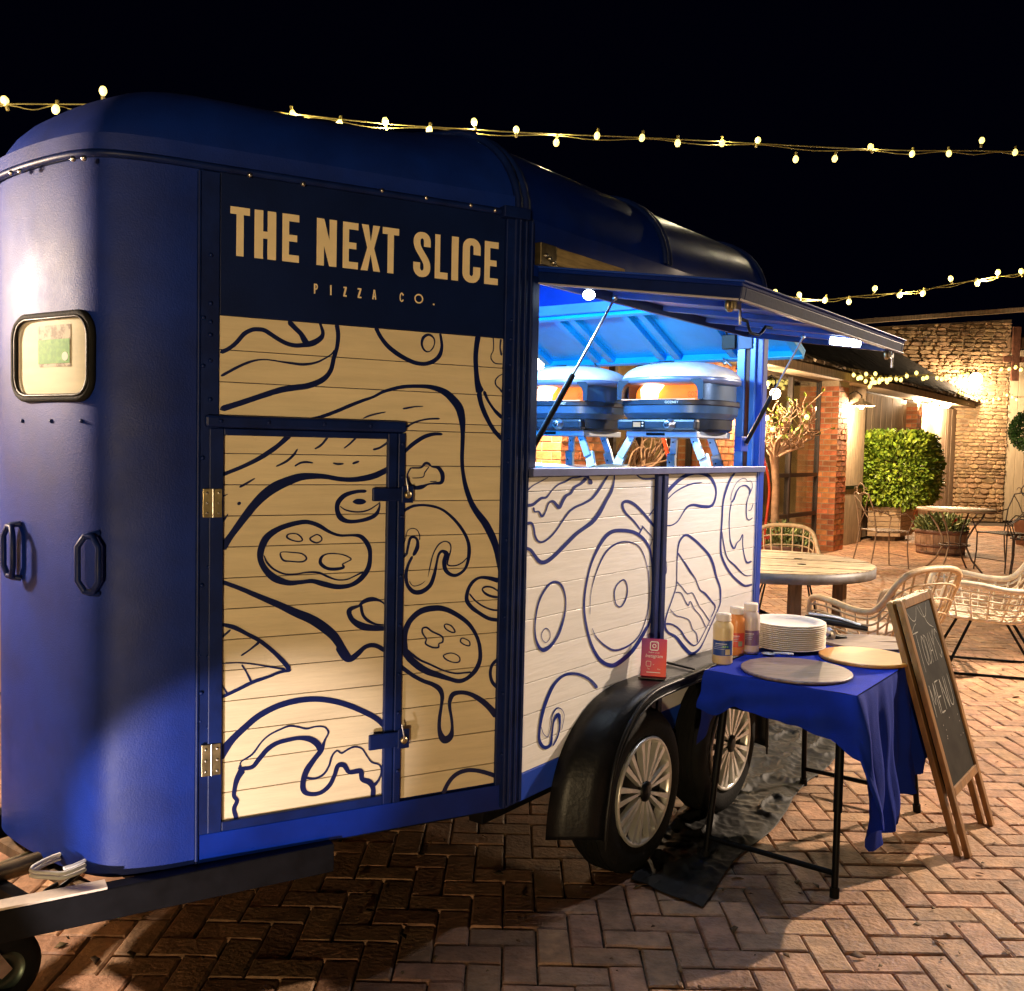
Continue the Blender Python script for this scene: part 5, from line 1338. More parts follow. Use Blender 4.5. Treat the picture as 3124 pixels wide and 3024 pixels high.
def ring_rr(cx, cy, hw, r, th, off):
    P = []
    for s_ in (0, th):
        for ax_, ay_, t0 in ((1, 1, 0), (-1, 1, 90), (-1, -1, 180), (1, -1, 270)):
            for k in range(5):
                t = R(t0 + 22.5 * k); rr_ = max(r - s_, .0008); P.append(IR(cx + ax_ * (hw - r) + rr_ * math.cos(t), cy + ay_ * (hw - r) + rr_ * math.sin(t), off))
    n = len(P) // 2
    im.add(P, [(k, (k + 1) % n, n + (k + 1) % n, n + k) for k in range(n)])
ring_rr(.053, .122, .018, .007, .0036, .0006)
ring_rr(.053, .122, .0085, .0085, .0033, .0006)
ring_rr(.0635, .1325, .0016, .0016, .0009, .0006)
text_mesh('Follow us on', .0085, lambda a, b, c: IR(.053 + a, .094 + b, c), im, .0006, align='CENTER')
text_mesh('Instagram', .0185, lambda a, b, c: IR(.053 + a, .077 + b, c), im, .0007, shear=.25, align='CENTER')
text_mesh('Tap', .007, lambda a, b, c: IR(.032 + a, .031 + b, c), im, .0006, align='CENTER')
text_mesh('or', .007, lambda a, b, c: IR(.053 + a, .048 + b, c), im, .0006, align='CENTER')
text_mesh('Scan', .007, lambda a, b, c: IR(.075 + a, .031 + b, c), im, .0006, align='CENTER')
ring_rr(.032, .052, .0105, .004, .0016, .0006); 
im.add([IR(.025, .018, .0006), IR(.082, .018, .0006), IR(.082, .021, .0006), IR(.025, .021, .0006)], [(0, 1, 2, 3)])
obj('card_print', im, mat('card_white', (.85, .8, .8), .5), IS, fixn=False)

# ================================================================== tarpaulin
tarp_m = mat('black_polythene', (.012, .012, .012), .60, var=.6, scale=4, bump=.4, bscale=22, spec=.3)
tp = [gq for gq in (atz(1920, 2682), atz(2128, 2772), atz(2300, 2600), atz(2440, 2440), atz(2580, 2270), atz(2640, 2190), atz(2520, 2140), atz(2330, 2160), atz(2150, 2330), atz(2060, 2480))]
cx_, cy_ = sum(p.x for p in tp) / len(tp), sum(p.y for p in tp) / len(tp)
tb = MB()
a_, b_, c_, d_ = atz(1912, 2686), atz(2132, 2774), atz(2620, 2225), W(3.05, -.45, 0)
def tarpf(a, b):
    p = (a_ * (1 - a) + b_ * a) * (1 - b) + (d_ * (1 - a) + c_ * a) * b
    from mathutils import noise
    q = Vector((p.x * .6 + p.y * .9, p.x * 2.4 - p.y * 1.5, 3))
    e = .05 * math.sin(b * 17 + 2) * (a if a > .5 else 1 - a) * .6
    p = p + Vector((e * .5, -e * .2, 0))
    h = (1 - abs(noise.noise(q * 3.2))) ** 6 * .022 + (1 - abs(noise.noise(Vector((p.x * 11 + p.y * 6, p.y * 9, 0))))) ** 5 * .009 + abs(noise.noise(Vector((p.x * 26, p.y * 20, 5)))) * .008
    ed = min(a, 1 - a, b, 1 - b) * 8
    p.z = .006 + h * min(1, ed + .25)
    if W(.69, .05, 0).xy.to_3d().__sub__(Vector((p.x, p.y, 0))).length < .15: p.z = min(p.z, .008)
    return p
TPN = obj('tarpaulin', tb.grid(tarpf, 90, 260), tarp_m, org=W(1.6, .1, 0), solid=.001)
tag(TPN, 'crumpled black plastic sheet on the pavers under the table', 'tarpaulin')
nt_ = MB(); o0 = atz(2335, 2262); dx_ = (atz(2460, 2238) - o0)
dxn = dx_.normalized(); dyn = Vector((-dxn.y, dxn.x, 0))
text_mesh('NCK', .20, lambda a, b, c: (lambda p: Vector((p.x, p.y, .075 + c)))(atz(2345, 2235) + dxn * a * 1.5 + dyn * b), nt_, .0)
obj('sheet_lettering', nt_, mat('worn_print', (.14, .14, .16), .6, var=.6, scale=30), TPN, fixn=False)

# ================================================================== menu board leaning on the table
mb0, mb1 = Vector((1.857, 3.726, 0)), Vector((2.14, 4.09, 0))
mW = (mb1 - mb0).length; mD = (mb1 - mb0).normalized()
MT = Vector((1.585, 3.845, 1.01))
mU = (MT - mb0); mH = mU.length; mU.normalize(); mN = mD.cross(mU).normalized()
if mN.dot(NS) < 0: mN = -mN
def MF(a, b, o): return mb0 + mD * a + mU * b + mN * o
AB = thing('menu_board', 'wooden framed chalkboard A-board leaning on the blue table', 'menu board', (mb0 + mb1) / 2)
fwood = mat('oiled_pine', (.28, .135, .04), .45, var=.35, scale=5, stretch=(6, 6, 1.2), bump=.1, bscale=14)
chalk = mat('blackboard', (.009, .009, .007), .6, spec=.15, var=.5, scale=7, col2=(.03, .028, .022))
fw = .038
for o0_, o1_, dim, nm in ((-.022, .0, 0, 'frame'), (-.060, -.036, 1, 'back_frame')):
    for a0, a1, b0, b1 in ((0, fw, 0, mH), (mW - fw, mW, 0, mH), (fw, mW - fw, mH - fw, mH), (fw, mW - fw, .24, .24 + fw * .9)):
        obj(nm, MB().bx(MF, a0, a1, b0, b1, o0_, o1_), fwood, AB, bevel=.003)
    obj('blackboard', MB().bx(MF, fw, mW - fw, .24 + fw * .9, mH - fw, o0_ + .006, o1_ - .008), chalk, AB)
for a in (.02, mW - .06): obj('hinge', MB().bx(MF, a, a + .04, mH - .012, mH + .002, -.06, .0), brass, AB)
obj('chain', MB().tube([MF(mW - .02, .35, -.01), MF(mW + .006, .33, -.03), MF(mW - .02, .35, -.05)], .002, 5), steel, AB)
ck = MB(); _sk[0] = 0
def CF(x, y, off): return MF(x, y, -.0079 + off)
def chalk_line(P, w_=.006): stroke(ck, [(x, y, w_ * rnd.uniform(.7, 1.2)) for x, y in P], CF, per=3, off0=.0006, wmin=.0008)
iw = mW - 2 * fw; L0 = fw
def glyph(ch, x, y, w_, h, th=.005):
    D = {'T': [[(0, 1), (1, 1)], [(.5, 1), (.5, 0)]], 'O': [[(.5, 1), (.05, .75), (.05, .25), (.5, 0), (.95, .25), (.95, .75), (.5, 1)]], 'D': [[(.05, 1), (.05, 0)], [(.05, 1), (.75, .85), (.95, .5), (.75, .12), (.05, 0)]],
         'A': [[(0, 0), (.5, 1), (1, 0)], [(.2, .38), (.8, .38)]], 'Y': [[(0, 1), (.5, .5), (1, 1)], [(.5, .5), (.5, 0)]], "'": [[(.5, 1.05), (.4, .85)]], 'S': [[(.95, .85), (.5, 1), (.08, .78), (.5, .52), (.95, .25), (.5, 0), (.05, .15)]],
         'M': [[(0, 0), (.08, 1)], [(.08, 1), (.5, .35), (.92, 1)], [(.92, 1), (1, 0)]], 'E': [[(.05, 0), (.05, 1)], [(.05, 1), (.95, 1)], [(.05, .5), (.8, .5)], [(.05, 0), (.95, 0)]], 'N': [[(.05, 0), (.05, 1)], [(.05, 1), (.95, 0)], [(.95, 0), (.95, 1)]],
         'U': [[(.05, 1), (.08, .2), (.5, 0), (.92, .2), (.95, 1)]]}
    for L_ in D[ch]: chalk_line([(x + a * w_, y + b * h) for a, b in L_], th)
yT = .76; wds = [('T', .075), ('O', .038), ('D', .038), ('A', .042), ('Y', .040), ("'", .010), ('S', .042)]
x = L0 + .025
for i, (c_, w_) in enumerate(wds): glyph(c_, x, yT - (.02 if i == 0 else 0), w_, .125 if i else .165, .0045); x += w_ + .007
x = L0 + .045
for c_, w_ in (('M', .07), ('E', .055), ('N', .06), ('U', .06)): glyph(c_, x, .555, w_, .13, .006); x += w_ + .017
for k in range(2):
    x0 = L0 + .02 + k * .15; chalk_line([(x0, mH - fw - .02 + .01 * k), (x0 + .04, mH - fw - .055), (x0 + .09, mH - fw - .06), (x0 + .14, mH - fw - .01)], .0035)
chalk_line([(L0 + .21, mH - fw - .01), (L0 + .26, mH - fw - .09), (L0 + .33, mH - fw - .12)], .0035); chalk_line([(L0 + .0, .90), (L0 + .06, .93), (L0 + .1, .94)], .003)
for k in range(9): x_, y_ = L0 + rnd.uniform(.05, .35), rnd.uniform(.42, .52); chalk_line([(x_, y_), (x_ + .003, y_ + .004)], .006)
tag(obj('chalk_writing', ck, mat('chalk', (.40, .39, .35), .9, var=.3, scale=60), AB, fixn=False), kind='stuff')

# ================================================================== rattan chairs
def rattan_chair(pos, face, label, col, scale=1.0, cushion=None):
    m_ = mat('rattan_' + col[0], col[1], .5, var=.2, scale=14, bump=.2, bscale=90)
    T = thing('rattan_chair', label, 'chair', pos, 'white rope lounge chairs')
    ca, sa = math.cos(face), math.sin(face)
    def K(x, y, z): x *= scale; y *= scale; z *= scale; return Vector(pos) + Vector((ca * x - sa * y, sa * x + ca * y, z))   # x forward, y left
    RIM = [(.34, .33, .50), (.30, .345, .60), (.14, .355, .605), (-.06, .345, .575), (-.20, .32, .60), (-.32, .27, .78), (-.36, .18, .845), (-.37, 0, .86)]
    RIM = RIM + [(x, -y, z) for x, y, z in RIM[-2::-1]]
    RS = cat_rom(RIM, 5)
    SEAT = [(.30, .28, .40), (.26, .27, .385), (.12, .26, .37), (-.03, .25, .36), (-.13, .24, .36), (-.19, .21, .37), (-.21, .13, .375), (-.21, 0, .375)]
    SEAT = SEAT + [(x, -y, z) for x, y, z in SEAT[-2::-1]]
    SS = cat_rom(SEAT, 5)
    obj('rim', MB().tube([K(*p) for p in RS], .021 * scale, 8), m_, T)
    obj('seat_rail', MB().tube([K(*p) for p in SS] + [K(.30, 0, .39)], .012 * scale, 6, closed=True), m_, T)
    mb = MB(); N_ = len(RS)
    for i in range(0, N_, 3):                            # upright canes from rail to rim
        a, b = SS[i], RS[i]
        mid = [(a[j] * .5 + b[j] * .5) for j in range(3)]; mid[0] *= 1.04; mid[1] *= 1.06
        mb.tube([K(*a), K(*mid), K(*b)], .0075 * scale, 5, caps=False)
    for t in (.2, .4, .6, .8):                           # and the rows that cross them
        row = [tuple(SS[i][j] * (1 - t) + RS[i][j] * t for j in range(3)) for i in range(N_)]
        row = [(x * (1 + .05 * math.sin(math.pi * t)), y * (1 + .07 * math.sin(math.pi * t)), z) for x, y, z in row]
        mb.tube([K(*p) for p in row], .0072 * scale, 5, caps=False)
    obj('back_lattice', mb, m_, T)
    mb = MB()
    for k in range(-3, 4): mb.tube([K(.31, k * .08, .39), K(.05, k * .075, .355), K(-.20, k * .066, .372)], .0075 * scale, 5, caps=False)
    for k in range(6): x = .26 - k * .085; mb.tube([K(x, -.26, .385 - .02 * min(1, k)), K(x, 0, .355), K(x, .26, .385 - .02 * min(1, k))], .0055 * scale, 5, caps=False)
    obj('seat_lattice', mb, m_, T)
    for s in (-1, 1):
        obj('leg_frame', MB().tube([K(-.10, s * .20, .36), K(-.29, s * .27, .05), K(-.285, s * .275, .012), K(-.25, s * .275, .010), K(.24, s * .275, .010), K(.28, s * .275, .014), K(.28, s * .27, .05), K(.14, s * .20, .36)], .0095 * scale, 8), black, T)
    obj('leg_brace', MB().tube([K(.14, -.2, .355), K(.14, .2, .355)], .008, 6).tube([K(-.1, -.2, .355), K(-.1, .2, .355)], .008, 6), black, T)
    if cushion: obj('cushion', MB().lathe([(0, 0), (.2, .0), (.22, .02), (.2, .045), (0, .05)], K(.05, 0, .385), Z, 24), cushion, T)
    return T
tan = ('tan', (.60, .42, .24)); pale = ('pale', (.76, .66, .50))
rattan_chair((2.52, 6.35, 0), R(118), 'rope chair seen from behind, between the spool table and the menu board', tan, 1.03, mat('cushion_pale', (.6, .5, .42), .8, var=.1))
rattan_chair((3.62, 7.15, 0), R(163), 'pale rope lounge chair with black sled legs right of the menu board', pale, 1.12)
rattan_chair((2.72, 9.35, 0), R(258), 'rope chair beyond the spool table by the flower barrel', tan, 1.0)
rattan_chair((1.35, 9.2, 0), R(285), 'rope chair behind the spool table, mostly hidden by the trailer', pale, 1.0)

# ================================================================== big round spool table
STc = Vector((2.04, 7.62, 0)); STr = .83
ST = thing('round_wooden_table', 'large round weathered plank table on timber legs', 'table', STc)
wtop = mat('bleached_planks', (.17, .11, .06), .55, var=.5, scale=5, stretch=(1.5, 9, 2), bump=.5, bscale=12, col2=(.62, .48, .28), ramp=(.38, .62), rv=.12)
for k in range(10):
    y0 = -STr + k * STr / 5; y1 = y0 + STr / 5 - .006; P = []
    xs = lambda y: math.sqrt(max(0, STr ** 2 - y * y))
    n = 5
    for i in range(n + 1): y = y0 + (y1 - y0) * i / n; P.append((xs(y), y))
    for i in range(n, -1, -1): y = y0 + (y1 - y0) * i / n; P.append((-xs(y), y))
    ca, sa = math.cos(R(-14)), math.sin(R(-14)); dz = rnd.uniform(-.003, .002)
    obj('tabletop_plank', MB().prism(P, lambda a, b, c: STc + Vector((a * ca - b * sa, a * sa + b * ca, c + dz)), .70, .735), wtop, ST, bevel=.002)
obj('rim_band', MB().lathe([(STr, .655), (STr + .008, .655), (STr + .008, .728), (STr, .728), (STr, .655)], STc, Z, 64), mat('table_rim', (.10, .09, .08), .5, var=.5, scale=5, col2=(.22, .22, .24)), ST)
obj('hub_disc', MB().lathe([(0, .7362), (.10, .7362), (.10, .7385), (0, .7385)], STc + Vector((-.32, .05, 0)), Z, 24), timber_d, ST)
for k in range(5):
    t = k * 1.26 + .4; obj('bolt', MB().lathe([(.035, .7362), (.035, .739), (.02, .741), (0, .741)], STc + Vector((.33 * math.cos(t), .33 * math.sin(t), 0)), Z, 12), black, ST)
for k in range(8):
    t = 2 * math.pi * k / 8 + .1; r_ = .62
    obj('leg', MB().bar(STc + Vector((r_ * math.cos(t), r_ * math.sin(t), 0)), STc + Vector((r_ * math.cos(t), r_ * math.sin(t), .70)), .085, .06, up=Vector((math.cos(t), math.sin(t), 0))), timber_d, ST)
for k in range(4):
    t = 2 * math.pi * k / 4 + .1; obj('stretcher', MB().bar(STc + Vector((.6 * math.cos(t), .6 * math.sin(t), .22 + .07 * (k % 2))), STc - Vector((.6 * math.cos(t), .6 * math.sin(t), -.22 - .07 * (k % 2))), .06, .05), timber_d, ST)
fl = thing('folded_tool', 'black iron lever lying on the round plank table', 'lever', STc + Vector((-.36, -.02, .745)))
fp0 = STc + Vector((-.36, -.02, .748)); obj('bar', MB().bar(fp0 + Vector((-.25, .03, 0)), fp0 + Vector((.25, -.02, 0)), .03, .012), black, fl)
for k in (-.12, .02, .14): obj('lug', MB().lathe([(.025, 0), (.025, .025), (0, .027)], fp0 + Vector((k, .03, .0)), Z, 10), black, fl)
# ================================================================== bistro set
iron = mat('wrought_iron', (.055, .035, .025), .5, var=.4, scale=15, bump=.2, bscale=80)
iron_l = mat('tan_iron', (.30, .20, .13), .55, var=.3, scale=15)
BT = at(2908, 1740, 13.35); BT.z = 0
bt = thing('bistro_table', 'small round iron bistro table with curved legs', 'table', BT)
obj('tabletop', MB().lathe([(0, .835), (.50, .835), (.515, .842), (.515, .862), (.505, .870), (0, .870)], BT, Z, 48), mat('tan_tabletop', (.52, .38, .25), .45, var=.1, scale=5), bt)
for k in range(4):
    t = R(40 + 90 * k); d = Vector((math.cos(t), math.sin(t), 0))
    obj('leg', MB().tube([BT + d * r_ + Z * z for r_, z in ((.40, .835), (.37, .76), (.26, .62), (.17, .45), (.17, .33), (.25, .16), (.40, .0))], .013, 6), iron_l if k in (1, 2) else iron, bt)
obj('shelf_ring', MB().tube([BT + Vector((.2 * math.cos(t), .2 * math.sin(t), .36)) for t in [2 * math.pi * i / 20 for i in range(20)]], .011, 6, closed=True), iron, bt)
def bistro_chair(pos, face, label, m_, s=1.12):
    T = thing('bistro_chair', label, 'chair', pos, 'wrought iron bistro chairs'); ca, sa = math.cos(face), math.sin(face)
    def K(x, y, z): return Vector(pos) + Vector((ca * x - sa * y, sa * x + ca * y, z)) * s
    for sd in (-1, 1):
        obj('front_leg', MB().tube([K(.22, sd * .22, .0), K(.20, sd * .21, .22), K(.20, sd * .21, .44)], .010, 6), m_, T)
        obj('rear_leg', MB().tube([K(-.27, sd * .22, 0), K(-.22, sd * .205, .25), K(-.20, sd * .20, .44), K(-.24, sd * .20, .70), K(-.30, sd * .17, .88)], .010, 6), m_, T)
        obj('armrest', MB().tube([K(.20, sd * .22, .44), K(.24, sd * .25, .58), K(.14, sd * .26, .66), K(-.05, sd * .25, .64), K(-.24, sd * .21, .70)], .009, 6), m_, T)
    obj('top_rail', MB().tube([K(-.30, -.17, .88), K(-.32, -.08, .90), K(-.33, 0, .87), K(-.32, .08, .90), K(-.30, .17, .88)], .010, 6), m_, T)
    obj('back_ring', MB().tube([K(-.31, .085 * math.cos(t), .93 + .075 * math.sin(t)) for t in [2 * math.pi * i / 18 for i in range(18)]], .008, 6, closed=True), m_, T)
    for sd in (-1, 1):
        obj('back_scroll', MB().tube([K(-.30, sd * .17, .86), K(-.27, sd * .08, .78), K(-.25, 0, .66), K(-.23, -sd * .10, .56), K(-.21, -sd * .19, .50)], .007, 6), m_, T)
        obj('back_curl', MB().tube([K(-.31, sd * (.12 + .03 * math.cos(t)), .93 + .03 * math.sin(t)) for t in [i * .6 for i in range(8)]], .005, 5), m_, T)
    for k in range(7):
        x = -.18 + k * .062; obj('seat_slat', MB().bx(lambda a, b, c: K(a, b, c), x, x + .038, -.20, .20, .435, .447), m_, T)
    for sd in (-1, 1): obj('seat_rail', MB().tube([K(-.20, sd * .205, .43), K(.21, sd * .205, .43)], .009, 6), m_, T)
    obj('foot_rail', MB().tube([K(.21, -.215, .14), K(.21, .215, .14)], .006, 6), m_, T)
    return T
p = at(2690, 1725, 13.6); p.z = 0
bistro_chair(p, R(8), 'slatted iron bistro chair left of the small round table, before the hedge box', iron_l, 1.18)
p = at(3062, 1725, 13.4); p.z = 0
bistro_chair(p, R(200), 'dark scrolled iron chair right of the small round table', iron, 1.22)
p = at(3150, 1745, 12.7); p.z = 0
bistro_chair(p, R(150), 'dark iron chair cut by the right edge of the photo', iron, 1.2)

# ================================================================== plants
leaf_l = mat('laurel_leaf', (.16, .27, .02), .42, var=.45, scale=3, rv=.35, col2=(.36, .44, .04), ramp=(.3, .7))
leaf_s = mat('laurel_leaf_mass', (.12, .23, .02), .45, var=.45, scale=3, island=.5, col2=(.30, .40, .04), ramp=(.3, .7))
def leaf_geo(L_, Wd):
    return [(0, 0, 0), (L_ * .35, Wd, .012), (L_ * .75, Wd * .8, .02), (L_, 0, .0), (L_ * .75, -Wd * .8, .02), (L_ * .35, -Wd, .012), (L_ * .5, 0, -.006)], [(0, 6, 1), (1, 6, 2), (2, 6, 3), (3, 6, 4), (4, 6, 5), (5, 6, 0)]
leaf_mes = []
for k in range(4):
    vs, fs = leaf_geo(.085 + .02 * k, .022 + .006 * k); me = bpy.data.meshes.new('leaf'); me.from_pydata(vs, [], fs); me.materials.append(leaf_l); me.polygons.foreach_set('use_smooth', [True] * len(fs)); leaf_mes.append(me)
def scatter_leaves(mb, p, d, L_, Wd, rr):
    e = Vector((rr.gauss(0, 1), rr.gauss(0, 1), rr.gauss(0, 1))); x = (d + e * .5).normalized(); y = x.cross(Vector((rr.gauss(0, 1), rr.gauss(0, 1), 1.2))).normalized(); z = x.cross(y)
    vs, fs = leaf_geo(L_, Wd); mb.add([p + x * a + y * b + z * c for a, b, c in vs], fs, True)
# square hedge in a timber box
HB = at(2743, 1652, 17.6); HB.z = 0
hd, hn = Vector((.93, .36, 0)).normalized(), Vector((.36, -.93, 0)).normalized()
def HF(a, o, z): return HB + hd * a + hn * o + Z * z          # a right along the lit back side, o toward the viewer
HX = thing('hedge_planter', 'square clipped laurel hedge in a slatted timber box', 'planter', HB)
bxw = .60
fd, fn2 = Vector((-.93, .10, 0)).normalized(), Vector((-.10, -.93, 0)).normalized()
def BF(a, o, z): return HB + Vector((-a, .0, 0)) + Vector((.25, .95, 0)).normalized() * (-o) + Z * z
pl_m = mat('planter_board', (.50, .36, .22), .7, var=.25, scale=5, stretch=(1, 1, 9), bump=.2, bscale=14, rv=.15)
sd_ = Vector((.62, .78, 0)).normalized()
def PB(a, b, z): return HB + Vector((-1, .02, 0)) * a + sd_ * b + Z * z
for k in range(6):
    z0 = .09 + k * .092
    obj('board', MB().bx(PB, .012, .585, -.02, .012, z0, z0 + .084), pl_m, HX, bevel=.003)
    obj('board', MB().bx(PB, -.012, .012, -.02 + .012, .78, z0, z0 + .084), pl_m, HX, bevel=.003)
obj('liner', MB().bx(PB, .02, .58, .02, .76, .1, .6), frame_m, HX)
obj('plinth', MB().bx(PB, .1, .5, .05, .7, .0, .09), timber_d, HX)
rr = random.Random(11)
hedge = MB(); cnt = 0
for k in range(19000):
    # points near the skin of a rounded block
    a, b, c = rr.uniform(-.50, .92), rr.uniform(-.22, 1.25), rr.uniform(.66, 2.02)
    fx, fy, fz = (a - .22) / .68, (b - .50) / .74, (c - 1.33) / .69
    m_ = (abs(fx) ** 5 + abs(fy) ** 5 + abs(fz) ** 5) ** .2
    from mathutils import noise
    lump = .07 * noise.noise(Vector((a * 3, b * 3, c * 3)))
    if m_ > 1.0 + lump or m_ < .72: continue
    if c < .95 and rr.random() < .45 * (1 - (c - .6) / .35): continue
    p = PB(a, b, c); d = (PB(a + fx * .3, b + fy * .3, c + fz * .3) - p).normalized()
    if m_ > .93 and cnt < 300 and (b < -.12 or a < -.3):
        q = d.to_track_quat('X', 'Z').to_euler(); q.x += rr.uniform(-1, 1); q.y += rr.uniform(-.7, .7); q.z += rr.uniform(-.8, .8)
        inst('leaf', leaf_mes[rr.randrange(4)], p, HX, rot=q); cnt += 1
    else: scatter_leaves(hedge, p, d, rr.uniform(.06, .12), rr.uniform(.018, .036), rr)
tag(obj('foliage', hedge, leaf_s, HX, fixn=False), kind='stuff')
for k in range(9):
    a = rr.uniform(.05, .5); b = rr.uniform(.1, .6)
    obj('stem', MB().tube([PB(a, b, .5), PB(a + rr.uniform(-.1, .1), b + rr.uniform(-.1, .1), .9), PB(a + rr.uniform(-.3, .3), b + rr.uniform(-.3, .3), 1.5)], [.018, .013, .006], 6), timber_d, HX)
for s in ((.66, .0), (.72, -.02)): obj('twig', MB().tube([PB(s[0] - .14, 0, .85), PB(s[0] - .02, s[1], 1.25), PB(s[0] + .06, s[1], 1.5)], [.012, .008, .004], 5), timber_d, HX)
# ball tree at the right edge
def ball_tree(c, r, label, n=3200, trunk=True):
    T = thing('topiary_tree', label, 'topiary', (c.x, c.y, 0)); mb = MB()
    from mathutils import noise
    for k in range(n):
        d = Vector((rr.gauss(0, 1), rr.gauss(0, 1), rr.gauss(0, 1))).normalized(); q = r * (rr.uniform(.78, 1) + .08 * noise.noise(d * 3))
        scatter_leaves(mb, c + d * q, d, rr.uniform(.04, .07), rr.uniform(.012, .02), rr)
    tag(obj('crown', mb, mat('box_leaf', (.03, .075, .015), .5, island=.5, var=.4, scale=3), T, fixn=False), kind='stuff')
    obj('trunk', MB().tube([Vector((c.x, c.y, .45)), Vector((c.x + .02, c.y, 1.2)), c], [.03, .025, .02], 8), timber_d, T)
    obj('pot', MB().lathe([(0, 0), (.18, 0), (.24, .45), (.26, .46), (.22, .46), (.2, .40), (0, .4)], (c.x, c.y, 0), Z, 20), mat('clay_pot', (.30, .14, .08), .8, var=.2), T)
ball_tree(at(3150, 1316, 17.5), .37, 'dark clipped topiary ball at the right edge of the photo')
# half barrels with flowers
def barrel(c, r, h, label, flowers, n=900, top=(.3, .28)):
    T = thing('barrel_planter', label, 'planter', c)
    N_ = 22; st_m = mat('barrel_stave', (.34, .22, .14), .7, var=.35, scale=5, stretch=(5, 5, 1), rv=.25, bump=.2, bscale=14)
    for k in range(N_):
        t0, t1 = 2 * math.pi * k / N_ + .008, 2 * math.pi * (k + 1) / N_ - .008; vs = []
        for z, rz in ((.0, .90), (h * .5, .985), (h, 1.0)):
            for t in (t0, t1):
                for q in (r * rz, r * rz - .025): vs.append(c + Vector((q * math.cos(t), q * math.sin(t), z)))
        fs = []
        for j in (0, 4): fs += [(j, j + 2, j + 6, j + 4), (j + 1, j + 5, j + 7, j + 3), (j, j + 4, j + 5, j + 1), (j + 2, j + 3, j + 7, j + 6)]
        fs += [(8, 9, 11, 10)]
        obj('stave', MB().add(vs, fs), st_m, T)
    for z0, z1, k in ((h * .84, h * .99, 1.0), (h * .30, h * .40, .955), (.01, h * .12, .91)):
        obj('hoop', MB().lathe([(r * k + .004, z0), (r * k + .007, z0), (r * (k + .01) + .007, z1), (r * (k + .01) + .003, z1)], c, Z, 40), mat('rusty_hoop', (.13, .06, .04), .6, var=.4, scale=9), T)
    obj('soil', MB().lathe([(0, h - .06), (r - .03, h - .06)], c, Z, 24), sand, T)
    mb = MB()
    for k in range(n):
        q = r * math.sqrt(rr.random()) * .95; t = rr.uniform(0, 6.28); p = c + Vector((q * math.cos(t), q * math.sin(t), h - .05 + rr.random() ** 1.3 * top[0] * (1.15 - q / r * .6)))
        scatter_leaves(mb, p, Vector((math.cos(t) * .6, math.sin(t) * .6, 1)), rr.uniform(.06, .13), rr.uniform(.008, .02), rr)
    tag(obj('foliage', mb, mat('border_leaf', (.10, .14, .05), .5, island=.5, var=.4, scale=4, col2=(.22, .24, .08)), T, fixn=False), kind='stuff')
    for (dx, dz, col, nm, cnt_) in flowers:
        for k in range(cnt_):
            p = c + Vector((dx * r + rr.gauss(0, .07), -r * rr.uniform(.1, .6), h + dz + rr.gauss(0, .04)))
            f_ = MB()
            for j in range(6): t = j * math.pi / 3 + k; f_.add([p, p + Vector((math.cos(t) * .03, -.012, math.sin(t) * .03)), p + Vector((math.cos(t + .5) * .034, -.016, math.sin(t + .5) * .034)), p + Vector((math.cos(t + 1) * .03, -.012, math.sin(t + 1) * .03))], [(0, 1, 2, 3)])
            obj('flower', f_, mat('petal_' + nm, col, .6, var=.2), T)
    return T
bc = at(2868, 1690, 15.6); bc.z = 0
barrel(bc, .40, .40, 'half barrel of greenery and a red flower under the bistro table', [(.25, .12, (.65, .03, .03), 'red', 9)], 900)
bc2 = at(2385, 1700, 12.3); bc2.z = 0
barrel(bc2, .36, .42, 'half barrel of lime foliage under the pollarded tree', [(-.6, .10, (.55, .04, .02), 'scarlet', 7), (-.5, -.02, (.8, .8, .7), 'white', 5)], 700, (.28, .2))
# pollarded tree strung with lights
PT = at(2366, 1600, 12.35)
tree = thing('pollarded_tree', 'small pollarded tree with knuckled twigs behind the trailer corner', 'tree', (PT.x, PT.y, .35))
bark = mat('pale_bark', (.36, .22, .13), .8, var=.35, scale=8, bump=.5, bscale=30)
def T3(px, py, dy=0.0): return at(px, py, 12.35 + dy)
obj('trunk', MB().tube([T3(2366, 1640), T3(2364, 1560), T3(2367, 1480), T3(2364, 1420), T3(2362, 1392)], [.058, .050, .047, .050, .062], 10), bark, tree)
tips = []
for k in range(26):
    ex = 2335 + 135 * rr.random(); ey = 1235 + 130 * rr.random() ** 1.3; dy = rr.uniform(-.45, .45)
    mx = 2362 + (ex - 2362) * .45 + rr.uniform(-14, 14); my = 1392 - (1392 - ey) * .38
    P = [T3(2362, 1400), T3(mx, my, dy * .4), T3(ex + rr.uniform(-8, 8), (my + ey) / 2, dy * .8), T3(ex, ey, dy)]
    obj('branch', MB().tube([Vector(q) for q in cat_rom([tuple(q) for q in P], 3)], [.022 - .0017 * i for i in range(10)], 6), bark, tree); tips.append(P)
tw = MB(); lv = MB()
for P in tips:
    for j in range(7):
        s0 = P[2].lerp(P[3], rr.random()); e = s0 + Vector((rr.gauss(0, .10), rr.gauss(0, .12), abs(rr.gauss(.10, .08))))
        tw.tube([s0, (s0 + e) / 2 + Vector((rr.gauss(0, .02), 0, 0)), e], [.007, .005, .006], 5)
        if rr.random() < .55: scatter_leaves(lv, e, Vector((0, 0, 1)), .07, .018, rr)
obj('twigs', tw, bark, tree); tag(obj('leaves', lv, mat('fresh_leaf', (.25, .32, .04), .5, var=.3, island=.4), tree, fixn=False), kind='stuff')
